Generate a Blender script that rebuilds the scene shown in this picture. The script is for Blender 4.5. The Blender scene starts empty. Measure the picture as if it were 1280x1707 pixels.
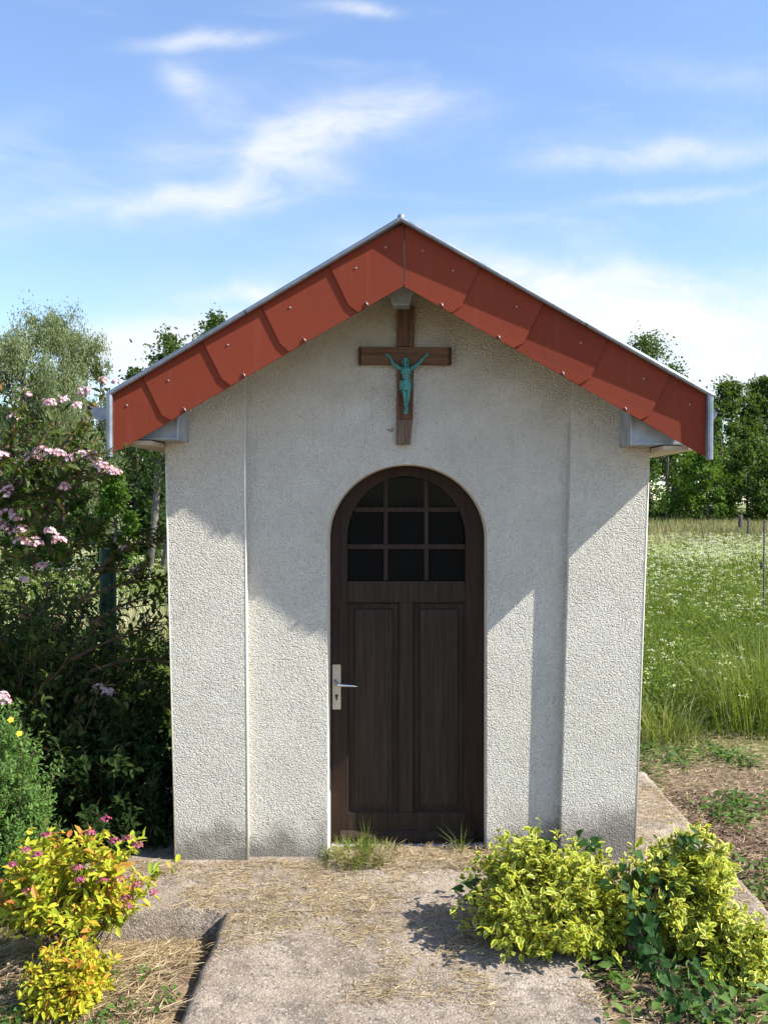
import bpy, math, random
import numpy as np
from mathutils import Vector, Matrix

random.seed(7)
RNG = np.random.default_rng(11)
R = math.radians
scene = bpy.context.scene
C = scene.collection

# ------------------------------------------------------------------ camera
EYE = 1.84
DIST = 4.46
FPX = 1450.0
cam_d = bpy.data.cameras.new('camera')
cam = bpy.data.objects.new('camera', cam_d)
C.objects.link(cam)
cam.location = (0, -DIST, EYE)
cam_d.sensor_fit = 'VERTICAL'
cam_d.sensor_height = 24.0
cam_d.lens = 24.0 * FPX / 1707.0
cam_d.shift_x = -35.0 / 1707.0
PITCH = math.atan(15.5 / FPX)
cam.rotation_euler = (R(90) - PITCH, 0, 0)
cam_d.clip_start = 0.05
cam_d.clip_end = 3000
scene.camera = cam

# ------------------------------------------------------------------ sun, sky, exposure
SUN = Vector((4.5, -1.125, 4.26)).normalized()
sun_d = bpy.data.lights.new('sun', 'SUN')
sun_d.energy = 5.0
sun_d.angle = R(0.53)
sun_d.color = (1.0, 0.95, 0.87)
sun = bpy.data.objects.new('sun', sun_d)
C.objects.link(sun)
sun.rotation_euler = SUN.to_track_quat('Z', 'Y').to_euler()
sun.location = (6, -2, 8)

world = bpy.data.worlds.new('World')
scene.world = world
world.use_nodes = True
WT = world.node_tree
WT.nodes.clear()


class NT:
    """small wrapper for writing node trees"""
    def __init__(self, tree):
        self.t = tree

    def n(self, kind, **kw):
        nd = self.t.nodes.new(kind)
        for k, v in kw.items():
            setattr(nd, k, v)
        return nd

    def put(self, sock, v):
        if isinstance(v, bpy.types.NodeSocket):
            self.t.links.new(v, sock)
        else:
            if hasattr(sock, 'default_value'):
                try:
                    sock.default_value = v
                except Exception:
                    sock.default_value = (v[0], v[1], v[2], 1.0)

    def m(self, op, a, b=0.0, c=None, clamp=False):
        nd = self.n('ShaderNodeMath', operation=op)
        nd.use_clamp = clamp
        self.put(nd.inputs[0], a)
        self.put(nd.inputs[1], b)
        if c is not None:
            self.put(nd.inputs[2], c)
        return nd.outputs[0]

    def mix(self, fac, a, b, mode='MIX'):
        nd = self.n('ShaderNodeMix', data_type='RGBA', blend_type=mode)
        nd.clamp_factor = True
        self.put(nd.inputs[0], fac)
        for s, v in ((nd.inputs[6], a), (nd.inputs[7], b)):
            if isinstance(v, bpy.types.NodeSocket):
                self.t.links.new(v, s)
            else:
                s.default_value = (v[0], v[1], v[2], 1.0)
        return nd.outputs[2]

    def noise(self, vec, scale, detail=3.0, rough=0.5, dist=0.0):
        nd = self.n('ShaderNodeTexNoise')
        if vec is not None:
            self.t.links.new(vec, nd.inputs['Vector'])
        nd.inputs['Scale'].default_value = scale
        nd.inputs['Detail'].default_value = detail
        nd.inputs['Roughness'].default_value = rough
        nd.inputs['Distortion'].default_value = dist
        return nd.outputs[0]

    def ramp(self, fac, stops, interp='LINEAR'):
        nd = self.n('ShaderNodeValToRGB')
        cr = nd.color_ramp
        cr.interpolation = interp
        while len(cr.elements) < len(stops):
            cr.elements.new(0.5)
        for e, (p, c) in zip(cr.elements, stops):
            e.position = p
            e.color = (c[0], c[1], c[2], 1.0) if hasattr(c, '__len__') else (c, c, c, 1.0)
        self.t.links.new(fac, nd.inputs[0])
        return nd.outputs[0]

    def smooth(self, v, lo, hi):
        nd = self.n('ShaderNodeMapRange', interpolation_type='SMOOTHSTEP')
        self.put(nd.inputs[0], v)
        nd.inputs[1].default_value = lo
        nd.inputs[2].default_value = hi
        return nd.outputs[0]

    def scalevec(self, vec, s, loc=(0, 0, 0), rot=(0, 0, 0)):
        nd = self.n('ShaderNodeMapping')
        self.t.links.new(vec, nd.inputs[0])
        nd.inputs['Location'].default_value = loc
        nd.inputs['Rotation'].default_value = rot
        nd.inputs['Scale'].default_value = s
        return nd.outputs[0]


def build_world():
    w = NT(WT)
    sky = w.n('ShaderNodeTexSky', sky_type='NISHITA')
    sky.sun_disc = False
    sky.sun_elevation = math.asin(SUN.z)
    sky.sun_rotation = math.atan2(SUN.x, SUN.y)
    sky.altitude = 200
    sky.air_density = 1.0
    sky.dust_density = 0.3
    sky.ozone_density = 2.2
    tc = w.n('ShaderNodeTexCoord')
    d = tc.outputs['Generated']
    sp = w.n('ShaderNodeSeparateXYZ')
    WT.links.new(d, sp.inputs[0])
    X, Y, Z = sp.outputs
    ay = w.m('MAXIMUM', w.m('ABSOLUTE', Y), 0.08)
    u = w.m('DIVIDE', X, ay)
    v = w.m('DIVIDE', Z, ay)
    front = w.smooth(Y, 0.05, 0.25)
    comb = w.n('ShaderNodeCombineXYZ')
    WT.links.new(u, comb.inputs[0]); WT.links.new(v, comb.inputs[1])
    uv = comb.outputs[0]
    # distort
    nz = w.n('ShaderNodeTexNoise'); WT.links.new(uv, nz.inputs[0])
    nz.inputs['Scale'].default_value = 5.0; nz.inputs['Detail'].default_value = 5.0
    s2 = w.n('ShaderNodeSeparateXYZ'); WT.links.new(nz.outputs[1], s2.inputs[0])
    ud = w.m('ADD', u, w.m('MULTIPLY', w.m('SUBTRACT', s2.outputs[0], 0.5), 0.13))
    vd = w.m('ADD', v, w.m('MULTIPLY', w.m('SUBTRACT', s2.outputs[1], 0.5), 0.08))
    blobs = [  # px, py, half length, half width, tilt deg (counterclockwise), strength
        (330, 333, 120, 20, 6, 0.95), (430, 275, 95, 34, 38, 0.8), (560, 222, 120, 30, 12, 0.75),
        (520, 285, 60, 14, -8, 0.5), (335, 140, 40, 24, -25, 0.55), (370, 66, 90, 12, 6, 0.6), (595, 8, 55, 12, -10, 0.6),
        (1110, 252, 150, 18, 4, 0.65), (1120, 318, 120, 11, 8, 0.45),
        (1120, 555, 330, 62, -12, 1.7), (900, 475, 95, 24, -20, 1.3), (1230, 510, 170, 40, 0, 0.9), (1150, 640, 330, 40, 0, 0.9),
        (255, 580, 100, 36, 6, 1.5), (420, 500, 60, 12, 2, 1.1), (350, 560, 100, 40, 0, 0.4), (120, 590, 110, 34, 0, 0.4),
        (650, 480, 300, 30, 0, 0.2), (100, 380, 160, 24, -6, 0.14), (1200, 120, 200, 26, -6, 0.12),
        (330, 215, 110, 60, 30, 0.25), (660, 200, 100, 12, 24, 0.3), (-300, 300, 220, 30, 15, 0.6), (1700, 400, 260, 30, -8, 0.6),
    ]
    total = None
    for px, py, a, b, ang, st in blobs:
        cu, cv = (px - 675) / FPX, (838 - py) / FPX
        ca, sa = math.cos(R(ang)), math.sin(R(ang))
        du = w.m('SUBTRACT', ud, cu)
        dv = w.m('SUBTRACT', vd, cv)
        p = w.m('ADD', w.m('MULTIPLY', du, ca * FPX / a), w.m('MULTIPLY', dv, sa * FPX / a))
        q = w.m('ADD', w.m('MULTIPLY', du, -sa * FPX / b), w.m('MULTIPLY', dv, ca * FPX / b))
        r2 = w.m('ADD', w.m('MULTIPLY', p, p), w.m('MULTIPLY', q, q))
        g = w.m('MULTIPLY', w.m('POWER', 2.718, w.m('MULTIPLY', r2, -0.8)), st)
        total = g if total is None else w.m('ADD', total, g)
    total = w.m('MULTIPLY', total, front)
    # loose cirrus everywhere
    st_uv = w.scalevec(d, (1.2, 1.2, 5.0), rot=(0.25, 0.1, 0))
    wis = w.noise(st_uv, 2.2, 8, 0.6, 0.6)
    total = w.m('ADD', total, w.m('MULTIPLY', w.smooth(wis, 0.52, 0.8), 0.22))
    streak = w.scalevec(uv, (7.0, 17.0, 1.0), rot=(0, 0, R(-26)))
    tex = w.noise(streak, 1.0, 9, 0.62, 0.5)
    texf = w.smooth(tex, 0.30, 0.72)
    dens = w.m('MULTIPLY', total, w.m('ADD', 0.22, w.m('MULTIPLY', texf, 0.75)))
    dens = w.m('SUBTRACT', 1.0, w.m('POWER', 2.718, w.m('MULTIPLY', dens, -1.9)))
    zup = w.smooth(Z, -0.02, 0.04)
    dens = w.m('MULTIPLY', dens, zup)
    gm = w.n('ShaderNodeGamma')
    WT.links.new(sky.outputs[0], gm.inputs[0])
    gm.inputs[1].default_value = 0.78
    hs = w.n('ShaderNodeHueSaturation')
    WT.links.new(gm.outputs[0], hs.inputs['Color'])
    hs.inputs['Hue'].default_value = 0.508
    hs.inputs['Saturation'].default_value = SKY_SAT
    hs.inputs['Value'].default_value = SKY_VAL
    col = w.mix(dens, hs.outputs[0], (5.3, 5.4, 5.5))
    bg = w.n('ShaderNodeBackground')
    WT.links.new(col, bg.inputs[0])
    bg.inputs[1].default_value = SKY_STRENGTH
    out = w.n('ShaderNodeOutputWorld')
    WT.links.new(bg.outputs[0], out.inputs[0])


SKY_SAT, SKY_VAL, SKY_STRENGTH = 1.18, 1.9, 0.102
build_world()
vs = scene.view_settings
vs.view_transform = 'Standard'
vs.look = 'None'
vs.exposure = 0.95
vs.gamma = 1.0
vs.use_curve_mapping = False


# ------------------------------------------------------------------ helpers: objects
ORIG = {}


def link(o, parent=None, origin=(0, 0, 0)):
    C.objects.link(o)
    origin = Vector(origin)
    if parent is not None:
        o.parent = parent
        o.location = origin - ORIG[parent.name]
    else:
        o.location = origin
    ORIG[o.name] = origin
    return o


def thing(name, label, cat, loc, group=None):
    o = bpy.data.objects.new(name, None)
    o.empty_display_size = 0.1
    link(o, None, loc)
    o['label'] = label
    o['category'] = cat
    if group:
        o['group'] = group
    return o


def mesh_from(verts, faces, name='mesh'):
    me = bpy.data.meshes.new(name)
    me.from_pydata([tuple(v) for v in verts], [], [tuple(f) for f in faces])
    me.update()
    return me


def obj(name, verts, faces, mat, parent=None, label=None, cat=None, group=None, kind=None, smooth=False, bevel=0.0, origin=None):
    """verts in world coordinates; the object's origin is put at the middle of the piece"""
    V = np.array(verts, dtype=float)
    if origin is None:
        origin = (V.min(0) + V.max(0)) / 2
    origin = np.array(origin, dtype=float)
    me = mesh_from(V - origin, faces, name)
    if mat:
        me.materials.append(mat)
    if smooth:
        me.polygons.foreach_set('use_smooth', [True] * len(me.polygons))
    o = bpy.data.objects.new(name, me)
    link(o, parent, origin)
    if bevel:
        b = o.modifiers.new('bevel', 'BEVEL')
        b.width = bevel
        b.segments = 2
        b.limit_method = 'ANGLE'
        b.angle_limit = R(35)
    tagit(o, label, cat, group, kind)
    return o


def tagit(o, label=None, cat=None, group=None, kind=None):
    if label: o['label'] = label
    if cat: o['category'] = cat
    if group: o['group'] = group
    if kind: o['kind'] = kind


def fast(name, V, F, mat, parent=None, attrs=None, smooth=False, origin=(0, 0, 0), **tags):
    """V (n,3) float array, F (m,k) int array"""
    V = np.asarray(V, dtype=np.float32) - np.asarray(origin, dtype=np.float32)
    F = np.asarray(F, dtype=np.int32)
    me = bpy.data.meshes.new(name)
    me.vertices.add(len(V))
    me.vertices.foreach_set('co', V.ravel())
    k = F.shape[1]
    me.loops.add(F.size)
    me.loops.foreach_set('vertex_index', F.ravel())
    me.polygons.add(len(F))
    me.polygons.foreach_set('loop_start', np.arange(0, F.size, k, dtype=np.int32))
    me.polygons.foreach_set('loop_total', np.full(len(F), k, dtype=np.int32))
    if smooth:
        me.polygons.foreach_set('use_smooth', np.ones(len(F), dtype=bool))
    if attrs:
        for an, av in attrs.items():
            at = me.attributes.new(an, 'FLOAT', 'POINT')
            at.data.foreach_set('value', np.asarray(av, dtype=np.float32))
    me.update(calc_edges=True)
    if mat:
        me.materials.append(mat)
    o = bpy.data.objects.new(name, me)
    link(o, parent, origin)
    tagit(o, **tags)
    return o


class MB:
    """collects shapes in one mesh"""
    def __init__(self):
        self.v = []
        self.f = []

    def add(self, vs_, fs_):
        n = len(self.v)
        self.v += [tuple(p) for p in vs_]
        self.f += [tuple(i + n for i in f) for f in fs_]
        return self

    def box(self, x0, x1, y0, y1, z0, z1):
        v = [(x0, y0, z0), (x1, y0, z0), (x1, y1, z0), (x0, y1, z0), (x0, y0, z1), (x1, y0, z1), (x1, y1, z1), (x0, y1, z1)]
        return self.add(v, BOXF)

    def prism(self, poly, y0, y1):
        """polygon in the xz plane (counterclockwise seen from -y), pulled from y0 to y1 (numbers or functions of x,z)"""
        fy0 = y0 if callable(y0) else (lambda x, z: y0)
        fy1 = y1 if callable(y1) else (lambda x, z: y1)
        n = len(poly)
        v = [(x, fy0(x, z), z) for x, z in poly] + [(x, fy1(x, z), z) for x, z in poly]
        f = [tuple(range(n)), tuple(range(2 * n - 1, n - 1, -1))]
        f += [(i, i + n, (i + 1) % n + n, (i + 1) % n) for i in range(n)]
        return self.add(v, f)

    def tube(self, pts, rad, seg=8, cap=True):
        v, f = tube_geo(pts, rad, seg, cap)
        return self.add(v, f)

    def ball(self, c, r, seg=10, rings=7, rot=None):
        if not hasattr(r, '__len__'):
            r = (r, r, r)
        v = []
        for i in range(rings + 1):
            th = math.pi * i / rings
            for j in range(seg):
                ph = 2 * math.pi * j / seg
                p = Vector((r[0] * math.sin(th) * math.cos(ph), r[1] * math.sin(th) * math.sin(ph), r[2] * math.cos(th)))
                if rot is not None:
                    p = rot @ p
                v.append(tuple(p + Vector(c)))
        f = []
        for i in range(rings):
            for j in range(seg):
                a, b = i * seg + j, i * seg + (j + 1) % seg
                f.append((a, a + seg, b + seg, b))
        return self.add(v, f)

    def build(self, name, mat, parent=None, **kw):
        return obj(name, self.v, self.f, mat, parent, **kw)


BOXF = [(0, 3, 2, 1), (4, 5, 6, 7), (0, 1, 5, 4), (1, 2, 6, 5), (2, 3, 7, 6), (3, 0, 4, 7)]


def tube_geo(pts, rad, seg=8, cap=True):
    pts = [Vector(p) for p in pts]
    n = len(pts)
    if not hasattr(rad, '__len__'):
        rad = [rad] * n
    v, f = [], []
    up = Vector((0.13, 0.21, 0.97)).normalized()
    for i, p in enumerate(pts):
        t = (pts[min(i + 1, n - 1)] - pts[max(i - 1, 0)])
        if t.length < 1e-9:
            t = Vector((0, 0, 1))
        t.normalize()
        a = t.cross(up)
        if a.length < 0.15:
            a = t.cross(Vector((1, 0.1, 0)))
        a.normalize()
        b = t.cross(a)
        for j in range(seg):
            ang = 2 * math.pi * j / seg
            v.append(tuple(p + (a * math.cos(ang) + b * math.sin(ang)) * rad[i]))
    for i in range(n - 1):
        for j in range(seg):
            a0, b0 = i * seg + j, i * seg + (j + 1) % seg
            f.append((a0, b0, b0 + seg, a0 + seg))
    if cap:
        f.append(tuple(range(seg - 1, -1, -1)))
        f.append(tuple(range((n - 1) * seg, n * seg)))
    return v, f


def vnoise(x, y, seed=0, scale=1.0):
    """smooth value noise on arrays, 0..1"""
    x = np.asarray(x, dtype=float) * scale + 100.3
    y = np.asarray(y, dtype=float) * scale + 57.1
    xi, yi = np.floor(x).astype(np.int64), np.floor(y).astype(np.int64)
    xf, yf = x - xi, y - yi

    def h(a, b):
        n = (a * 374761393 + b * 668265263 + seed * 974711) & 0x7fffffff
        n = (n ^ (n >> 13)) * 1274126177 & 0x7fffffff
        return ((n ^ (n >> 16)) & 0xffff) / 65535.0
    sx, sy = xf * xf * (3 - 2 * xf), yf * yf * (3 - 2 * yf)
    a = h(xi, yi) * (1 - sx) + h(xi + 1, yi) * sx
    b = h(xi, yi + 1) * (1 - sx) + h(xi + 1, yi + 1) * sx
    return a * (1 - sy) + b * sy


def fbm(x, y, seed=0, scale=1.0, oct_=3):
    s, a, t = 0, 1.0, 0
    for i in range(oct_):
        s = s + vnoise(x, y, seed + i * 17, scale * 2 ** i) * a
        t += a
        a *= 0.5
    return s / t


def unit(A):
    return A / np.maximum(np.linalg.norm(A, axis=1, keepdims=True), 1e-9)


def rdirs(n, rng=RNG):
    return unit(rng.normal(size=(n, 3)))


# leaf templates: (along, side, up), faces, edge attribute
T_DIAMOND = (np.array([(0, 0, 0), (.45, .5, 0), (1, 0, -.06), (.45, -.5, 0)]), np.array([(0, 3, 2, 1)]), np.array([1, 1, 1, 1.]))
T_LEAF = (np.array([(0, 0, 0), (.33, 0, -.05), (.68, 0, -.06), (1, 0, -.16), (.28, .42, .06), (.66, .36, .02), (.28, -.42, .06), (.66, -.36, .02)]),
          np.array([(0, 1, 4), (1, 5, 4), (1, 2, 5), (2, 3, 5), (0, 6, 1), (1, 6, 7), (1, 7, 2), (2, 7, 3)]),
          np.array([.6, 0, 0, 1, 1, 1, 1, 1.]))
T_HEART = (np.array([(0, 0, 0), (.35, 0, -.05), (.68, 0, -.06), (1.05, 0, -.2), (-.18, .3, .02), (.12, .52, .04), (.6, .3, .0), (-.18, -.3, .02), (.12, -.52, .04), (.6, -.3, .0)]),
           np.array([(0, 5, 4), (0, 1, 5), (1, 6, 5), (1, 2, 6), (2, 3, 6), (0, 7, 8), (0, 8, 1), (1, 8, 9), (1, 9, 2), (2, 9, 3)]),
           np.array([.5, 0, 0, 1, 1, 1, 1, 1, 1, 1.]))


def leaves_geo(P, D, N, L, W, rnd, tmpl):
    T, F, E = tmpl
    n = len(P)
    D = unit(D)
    S = unit(np.cross(D, N))
    U = np.cross(S, D)
    L = np.broadcast_to(np.asarray(L, dtype=float), (n,))[:, None, None]
    W = np.broadcast_to(np.asarray(W, dtype=float), (n,))[:, None, None]
    V = P[:, None, :] + D[:, None, :] * (T[None, :, 0:1] * L) + S[:, None, :] * (T[None, :, 1:2] * W) + U[:, None, :] * (T[None, :, 2:3] * L)
    k = len(T)
    FF = (F[None] + (np.arange(n) * k)[:, None, None]).reshape(-1, F.shape[1])
    return V.reshape(-1, 3), FF, np.repeat(rnd, k), np.tile(E, n)


def blades_geo(P, H, lean, W, rnd, rng=RNG, az=None):
    n = len(P)
    if az is None:
        az = rng.uniform(0, 2 * math.pi, n)
    dr = np.stack([np.cos(az), np.sin(az), np.zeros(n)], 1)
    fa = az + math.pi / 2 + rng.normal(0, 0.5, n)
    sd = np.stack([np.cos(fa), np.sin(fa), np.zeros(n)], 1)
    up = np.array([0, 0, 1.0])
    H = H[:, None]; lean = lean[:, None]; W = W[:, None]

    def at(t):
        return P + up * H * t * (1 - 0.35 * lean * t) + dr * H * lean * t * t
    m = at(0.55); tp = at(1.0)
    V = np.stack([P - sd * W * .5, P + sd * W * .5, m - sd * W * .42, m + sd * W * .42, tp], 1).reshape(-1, 3)
    F = np.array([(0, 1, 3), (0, 3, 2), (2, 3, 4)])
    FF = (F[None] + (np.arange(n) * 5)[:, None, None]).reshape(-1, 3)
    return V, FF, np.repeat(rnd, 5), np.tile(np.array([0, 0, .55, .55, 1.0]), n)


def join_geo(parts):
    Vs, Fs, As, Es, off = [], [], [], [], 0
    for V, F, a, e in parts:
        if F.shape[1] == 4:
            F = np.concatenate([F[:, [0, 1, 2]], F[:, [0, 2, 3]]])
        Vs.append(V); Fs.append(F + off); As.append(a); Es.append(e)
        off += len(V)
    return np.concatenate(Vs), np.concatenate(Fs), np.concatenate(As), np.concatenate(Es)


def W(px, py, depth):
    """place measured on the photograph at a given distance"""
    return Vector(((px - 675) * depth / FPX, depth - DIST, EYE + (838 - py) * depth / FPX))


# ------------------------------------------------------------------ helpers: materials
def mat(name, rough=0.8, spec=0.3, metal=0.0):
    m = bpy.data.materials.new(name)
    m.use_nodes = True
    t = NT(m.node_tree)
    b = m.node_tree.nodes['Principled BSDF']
    b.inputs['Roughness'].default_value = rough
    b.inputs['Specular IOR Level'].default_value = spec
    b.inputs['Metallic'].default_value = metal
    tc = t.n('ShaderNodeTexCoord')
    geo = t.n('ShaderNodeNewGeometry')
    return m, t, b, tc.outputs['Object'], geo.outputs['Position']


def bump(t, b, height, strength=0.5, dist=0.01):
    nd = t.n('ShaderNodeBump')
    nd.inputs['Strength'].default_value = strength
    nd.inputs['Distance'].default_value = dist
    t.put(nd.inputs['Height'], height)
    t.t.links.new(nd.outputs[0], b.inputs['Normal'])


def leafmat(name, stops, trans=0.35, rough=0.55, edge=None, spec=0.22, tcol=None):
    m, t, b, oc, pos = mat(name, rough, spec)
    at = t.n('ShaderNodeAttribute', attribute_name='rnd')
    col = t.ramp(at.outputs['Fac'], stops)
    nz = t.noise(pos, 9.0, 2)
    col = t.mix(t.m('MULTIPLY', nz, 0.3), col, (0.02, 0.04, 0.01))
    if edge:
        ea = t.n('ShaderNodeAttribute', attribute_name='edge')
        nn = t.noise(pos, 130.0, 2)
        e = t.m('ADD', ea.outputs['Fac'], t.m('MULTIPLY', t.m('SUBTRACT', nn, 0.5), 0.7))
        col = t.mix(t.smooth(e, 0.42, 0.62), edge, col)
    t.put(b.inputs['Base Color'], col)
    tr = t.n('ShaderNodeBsdfTranslucent')
    t.put(tr.inputs[0], t.mix(0.5, col, tcol or (0.25, 0.36, 0.03)))
    mx = t.n('ShaderNodeMixShader')
    mx.inputs[0].default_value = trans
    t.t.links.new(b.outputs[0], mx.inputs[1])
    t.t.links.new(tr.outputs[0], mx.inputs[2])
    out = m.node_tree.nodes['Material Output']
    t.t.links.new(mx.outputs[0], out.inputs[0])
    return m


def m_render():
    m, t, b, oc, pos = mat('roughcast render', 0.92, 0.15)
    sp = t.n('ShaderNodeSeparateXYZ'); t.t.links.new(pos, sp.inputs[0])
    z = sp.outputs[2]
    big = t.noise(pos, 2.2, 4, 0.6)
    col = t.ramp(big, [(0.3, (0.83, 0.79, 0.675)), (0.7, (0.88, 0.845, 0.735))])
    fine = t.noise(pos, 45.0, 4, 0.6)
    col = t.mix(t.m('MULTIPLY', t.smooth(fine, 0.5, 0.75), 0.25), col, (0.42, 0.40, 0.34))
    # splashed dirt at the foot, ragged
    e = t.m('ADD', z, t.m('MULTIPLY', t.m('SUBTRACT', t.noise(pos, 5.0, 6, 0.7), 0.5), 0.5))
    e = t.m('SUBTRACT', e, t.m('MULTIPLY', t.smooth(sp.outputs[0], 0.3, 1.0), 0.10))
    dirt = t.m('SUBTRACT', 1.0, t.smooth(e, 0.0, 0.24))
    col = t.mix(t.m('MULTIPLY', dirt, 0.75), col, (0.15, 0.13, 0.115))
    # ragged olive tint, stronger towards the top of the gable
    e2 = t.m('ADD', z, t.m('MULTIPLY', t.m('SUBTRACT', t.noise(pos, 3.0, 4, 0.6), 0.5), 0.5))
    col = t.mix(t.m('MULTIPLY', t.smooth(e2, 2.15, 2.95), 0.5), col, (0.40, 0.36, 0.19))
    # rain streaks
    st = t.noise(t.scalevec(pos, (26.0, 26.0, 1.2)), 1.0, 3)
    col = t.mix(t.m('MULTIPLY', t.smooth(st, 0.6, 0.8), 0.14), col, (0.33, 0.31, 0.26))
    # a scraped grey patch left of the foot of the cross
    dv = t.n('ShaderNodeVectorMath', operation='DISTANCE'); t.t.links.new(pos, dv.inputs[0]); dv.inputs[1].default_value = (-0.075, 0.043, 2.212)
    dd = t.m('ADD', dv.outputs['Value'], t.m('MULTIPLY', t.m('SUBTRACT', t.noise(pos, 40.0, 3), 0.5), 0.05))
    col = t.mix(t.m('MULTIPLY', t.m('SUBTRACT', 1.0, t.smooth(dd, 0.008, 0.016)), 0.6), col, (0.2, 0.19, 0.18))
    t.put(b.inputs['Base Color'], col)
    g1 = t.n('ShaderNodeTexNoise'); t.t.links.new(pos, g1.inputs[0])
    g1.inputs['Scale'].default_value = 140.0; g1.inputs['Detail'].default_value = 2.0; g1.inputs['Roughness'].default_value = 0.5
    v = t.n('ShaderNodeTexVoronoi'); t.t.links.new(pos, v.inputs['Vector']); v.inputs['Scale'].default_value = 120.0
    h = t.m('ADD', g1.outputs[0], t.m('MULTIPLY', v.outputs[0], -0.35))
    amp = t.m('ADD', 0.65, t.m('MULTIPLY', t.noise(pos, 6.0, 4, 0.6), 0.7))
    h = t.m('MULTIPLY', h, amp)
    coarse = t.noise(pos, 48.0, 2, 0.5)
    h = t.m('ADD', h, t.m('MULTIPLY', coarse, 0.35))
    bump(t, b, h, 1.0, 0.027)
    return m


def m_smooth_render():
    m, t, b, oc, pos = mat('smooth render bead', 0.85, 0.2)
    col = t.ramp(t.noise(pos, 12.0, 4), [(0.3, (0.70, 0.65, 0.53)), (0.7, (0.78, 0.73, 0.61))])
    t.put(b.inputs['Base Color'], col)
    bump(t, b, t.noise(pos, 120.0, 3), 0.4, 0.003)
    return m


def m_zinc():
    m, t, b, oc, pos = mat('zinc sheet', 0.42, 0.5, 0.75)
    n = t.noise(pos, 14.0, 5, 0.6)
    t.put(b.inputs['Base Color'], t.ramp(n, [(0.3, (0.19, 0.215, 0.25)), (0.7, (0.31, 0.34, 0.38))]))
    t.put(b.inputs['Roughness'], t.ramp(t.noise(pos, 30.0, 3), [(0.3, 0.34), (0.7, 0.55)]))
    bump(t, b, t.noise(pos, 20.0, 3), 0.25, 0.004)
    return m


def m_fascia():
    m, t, b, oc, pos = mat('red brown fibre cement', 0.75, 0.15)
    oi = t.n('ShaderNodeObjectInfo')
    base = t.mix(oi.outputs['Random'], (0.195, 0.037, 0.017), (0.23, 0.045, 0.0215))
    n = t.noise(pos, 6.0, 6, 0.65)
    col = t.mix(t.m('MULTIPLY', t.smooth(n, 0.45, 0.75), 0.22), base, (0.15, 0.036, 0.026))
    sp = t.noise(pos, 160.0, 2)
    col = t.mix(t.m('MULTIPLY', t.smooth(sp, 0.66, 0.75), 0.25), col, (0.33, 0.11, 0.065))
    t.put(b.inputs['Base Color'], col)
    wf = t.noise(t.scalevec(pos, (30, 30, 2.0)), 1.0, 4)
    col = t.mix(t.m('MULTIPLY', t.smooth(wf, 0.55, 0.8), 0.08), col, (0.34, 0.17, 0.12))
    li = t.noise(pos, 55.0, 3, 0.6)
    col = t.mix(t.m('MULTIPLY', t.smooth(li, 0.68, 0.74), 0.35), col, (0.14, 0.10, 0.075))
    t.put(b.inputs['Base Color'], col)
    bump(t, b, t.noise(pos, 90.0, 4), 0.3, 0.002)
    return m


def m_wood(name, c0, c1, c2, rough=0.7, along='Z', grain=1.0, strength=0.5, red=None):
    m, t, b, oc, pos = mat(name, rough, 0.2)
    sc = {'Z': (38, 38, 1.6), 'X': (1.6, 38, 38)}[along]
    v = t.scalevec(pos, sc)
    n = t.noise(v, 1.3 * grain, 6, 0.62, 0.4)
    col = t.ramp(n, [(0.25, c0), (0.5, c1), (0.75, c2)])
    w = t.noise(pos, 7.0, 4)
    col = t.mix(t.m('MULTIPLY', w, 0.35), col, c0)
    t.put(b.inputs['Base Color'], col)
    bump(t, b, n, strength, 0.003)
    return m


def m_concrete():
    m, t, b, oc, pos = mat('weathered concrete', 0.95, 0.15)
    big = t.noise(pos, 2.3, 5, 0.62)
    col = t.ramp(big, [(0.30, (0.20, 0.155, 0.110)), (0.50, (0.32, 0.258, 0.198)), (0.70, (0.46, 0.385, 0.31))])
    mid = t.noise(pos, 14.0, 5, 0.7)
    col = t.mix(t.m('MULTIPLY', t.smooth(mid, 0.42, 0.72), 0.55), col, (0.17, 0.135, 0.105))
    stn = t.noise(pos, 5.0, 7, 0.72, 0.6)
    col = t.mix(t.m('MULTIPLY', t.smooth(stn, 0.50, 0.62), 0.62), col, (0.13, 0.105, 0.082))
    mo = t.noise(pos, 3.1, 6, 0.7)
    col = t.mix(t.m('MULTIPLY', t.smooth(mo, 0.58, 0.72), 0.35), col, (0.13, 0.13, 0.06))
    v = t.n('ShaderNodeTexVoronoi'); t.t.links.new(pos, v.inputs['Vector']); v.inputs['Scale'].default_value = 120.0
    sep = t.n('ShaderNodeSeparateXYZ'); t.t.links.new(v.outputs['Color'], sep.inputs[0])
    st = t.smooth(sep.outputs[0], 0.72, 0.95)
    col = t.mix(t.m('MULTIPLY', st, 0.4), col, (0.60, 0.53, 0.45))
    dk = t.smooth(sep.outputs[1], 0.80, 0.95)
    col = t.mix(t.m('MULTIPLY', dk, 0.6), col, (0.09, 0.08, 0.075))
    bl = t.noise(pos, 34.0, 4, 0.6)
    col = t.mix(t.m('MULTIPLY', t.smooth(bl, 0.60, 0.68), 0.75), col, (0.10, 0.09, 0.08))
    t.put(b.inputs['Base Color'], col)
    h = t.m('ADD', t.noise(pos, 60.0, 6, 0.7), t.m('MULTIPLY', v.outputs[0], -0.5))
    bump(t, b, h, 0.9, 0.008)
    return m


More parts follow.
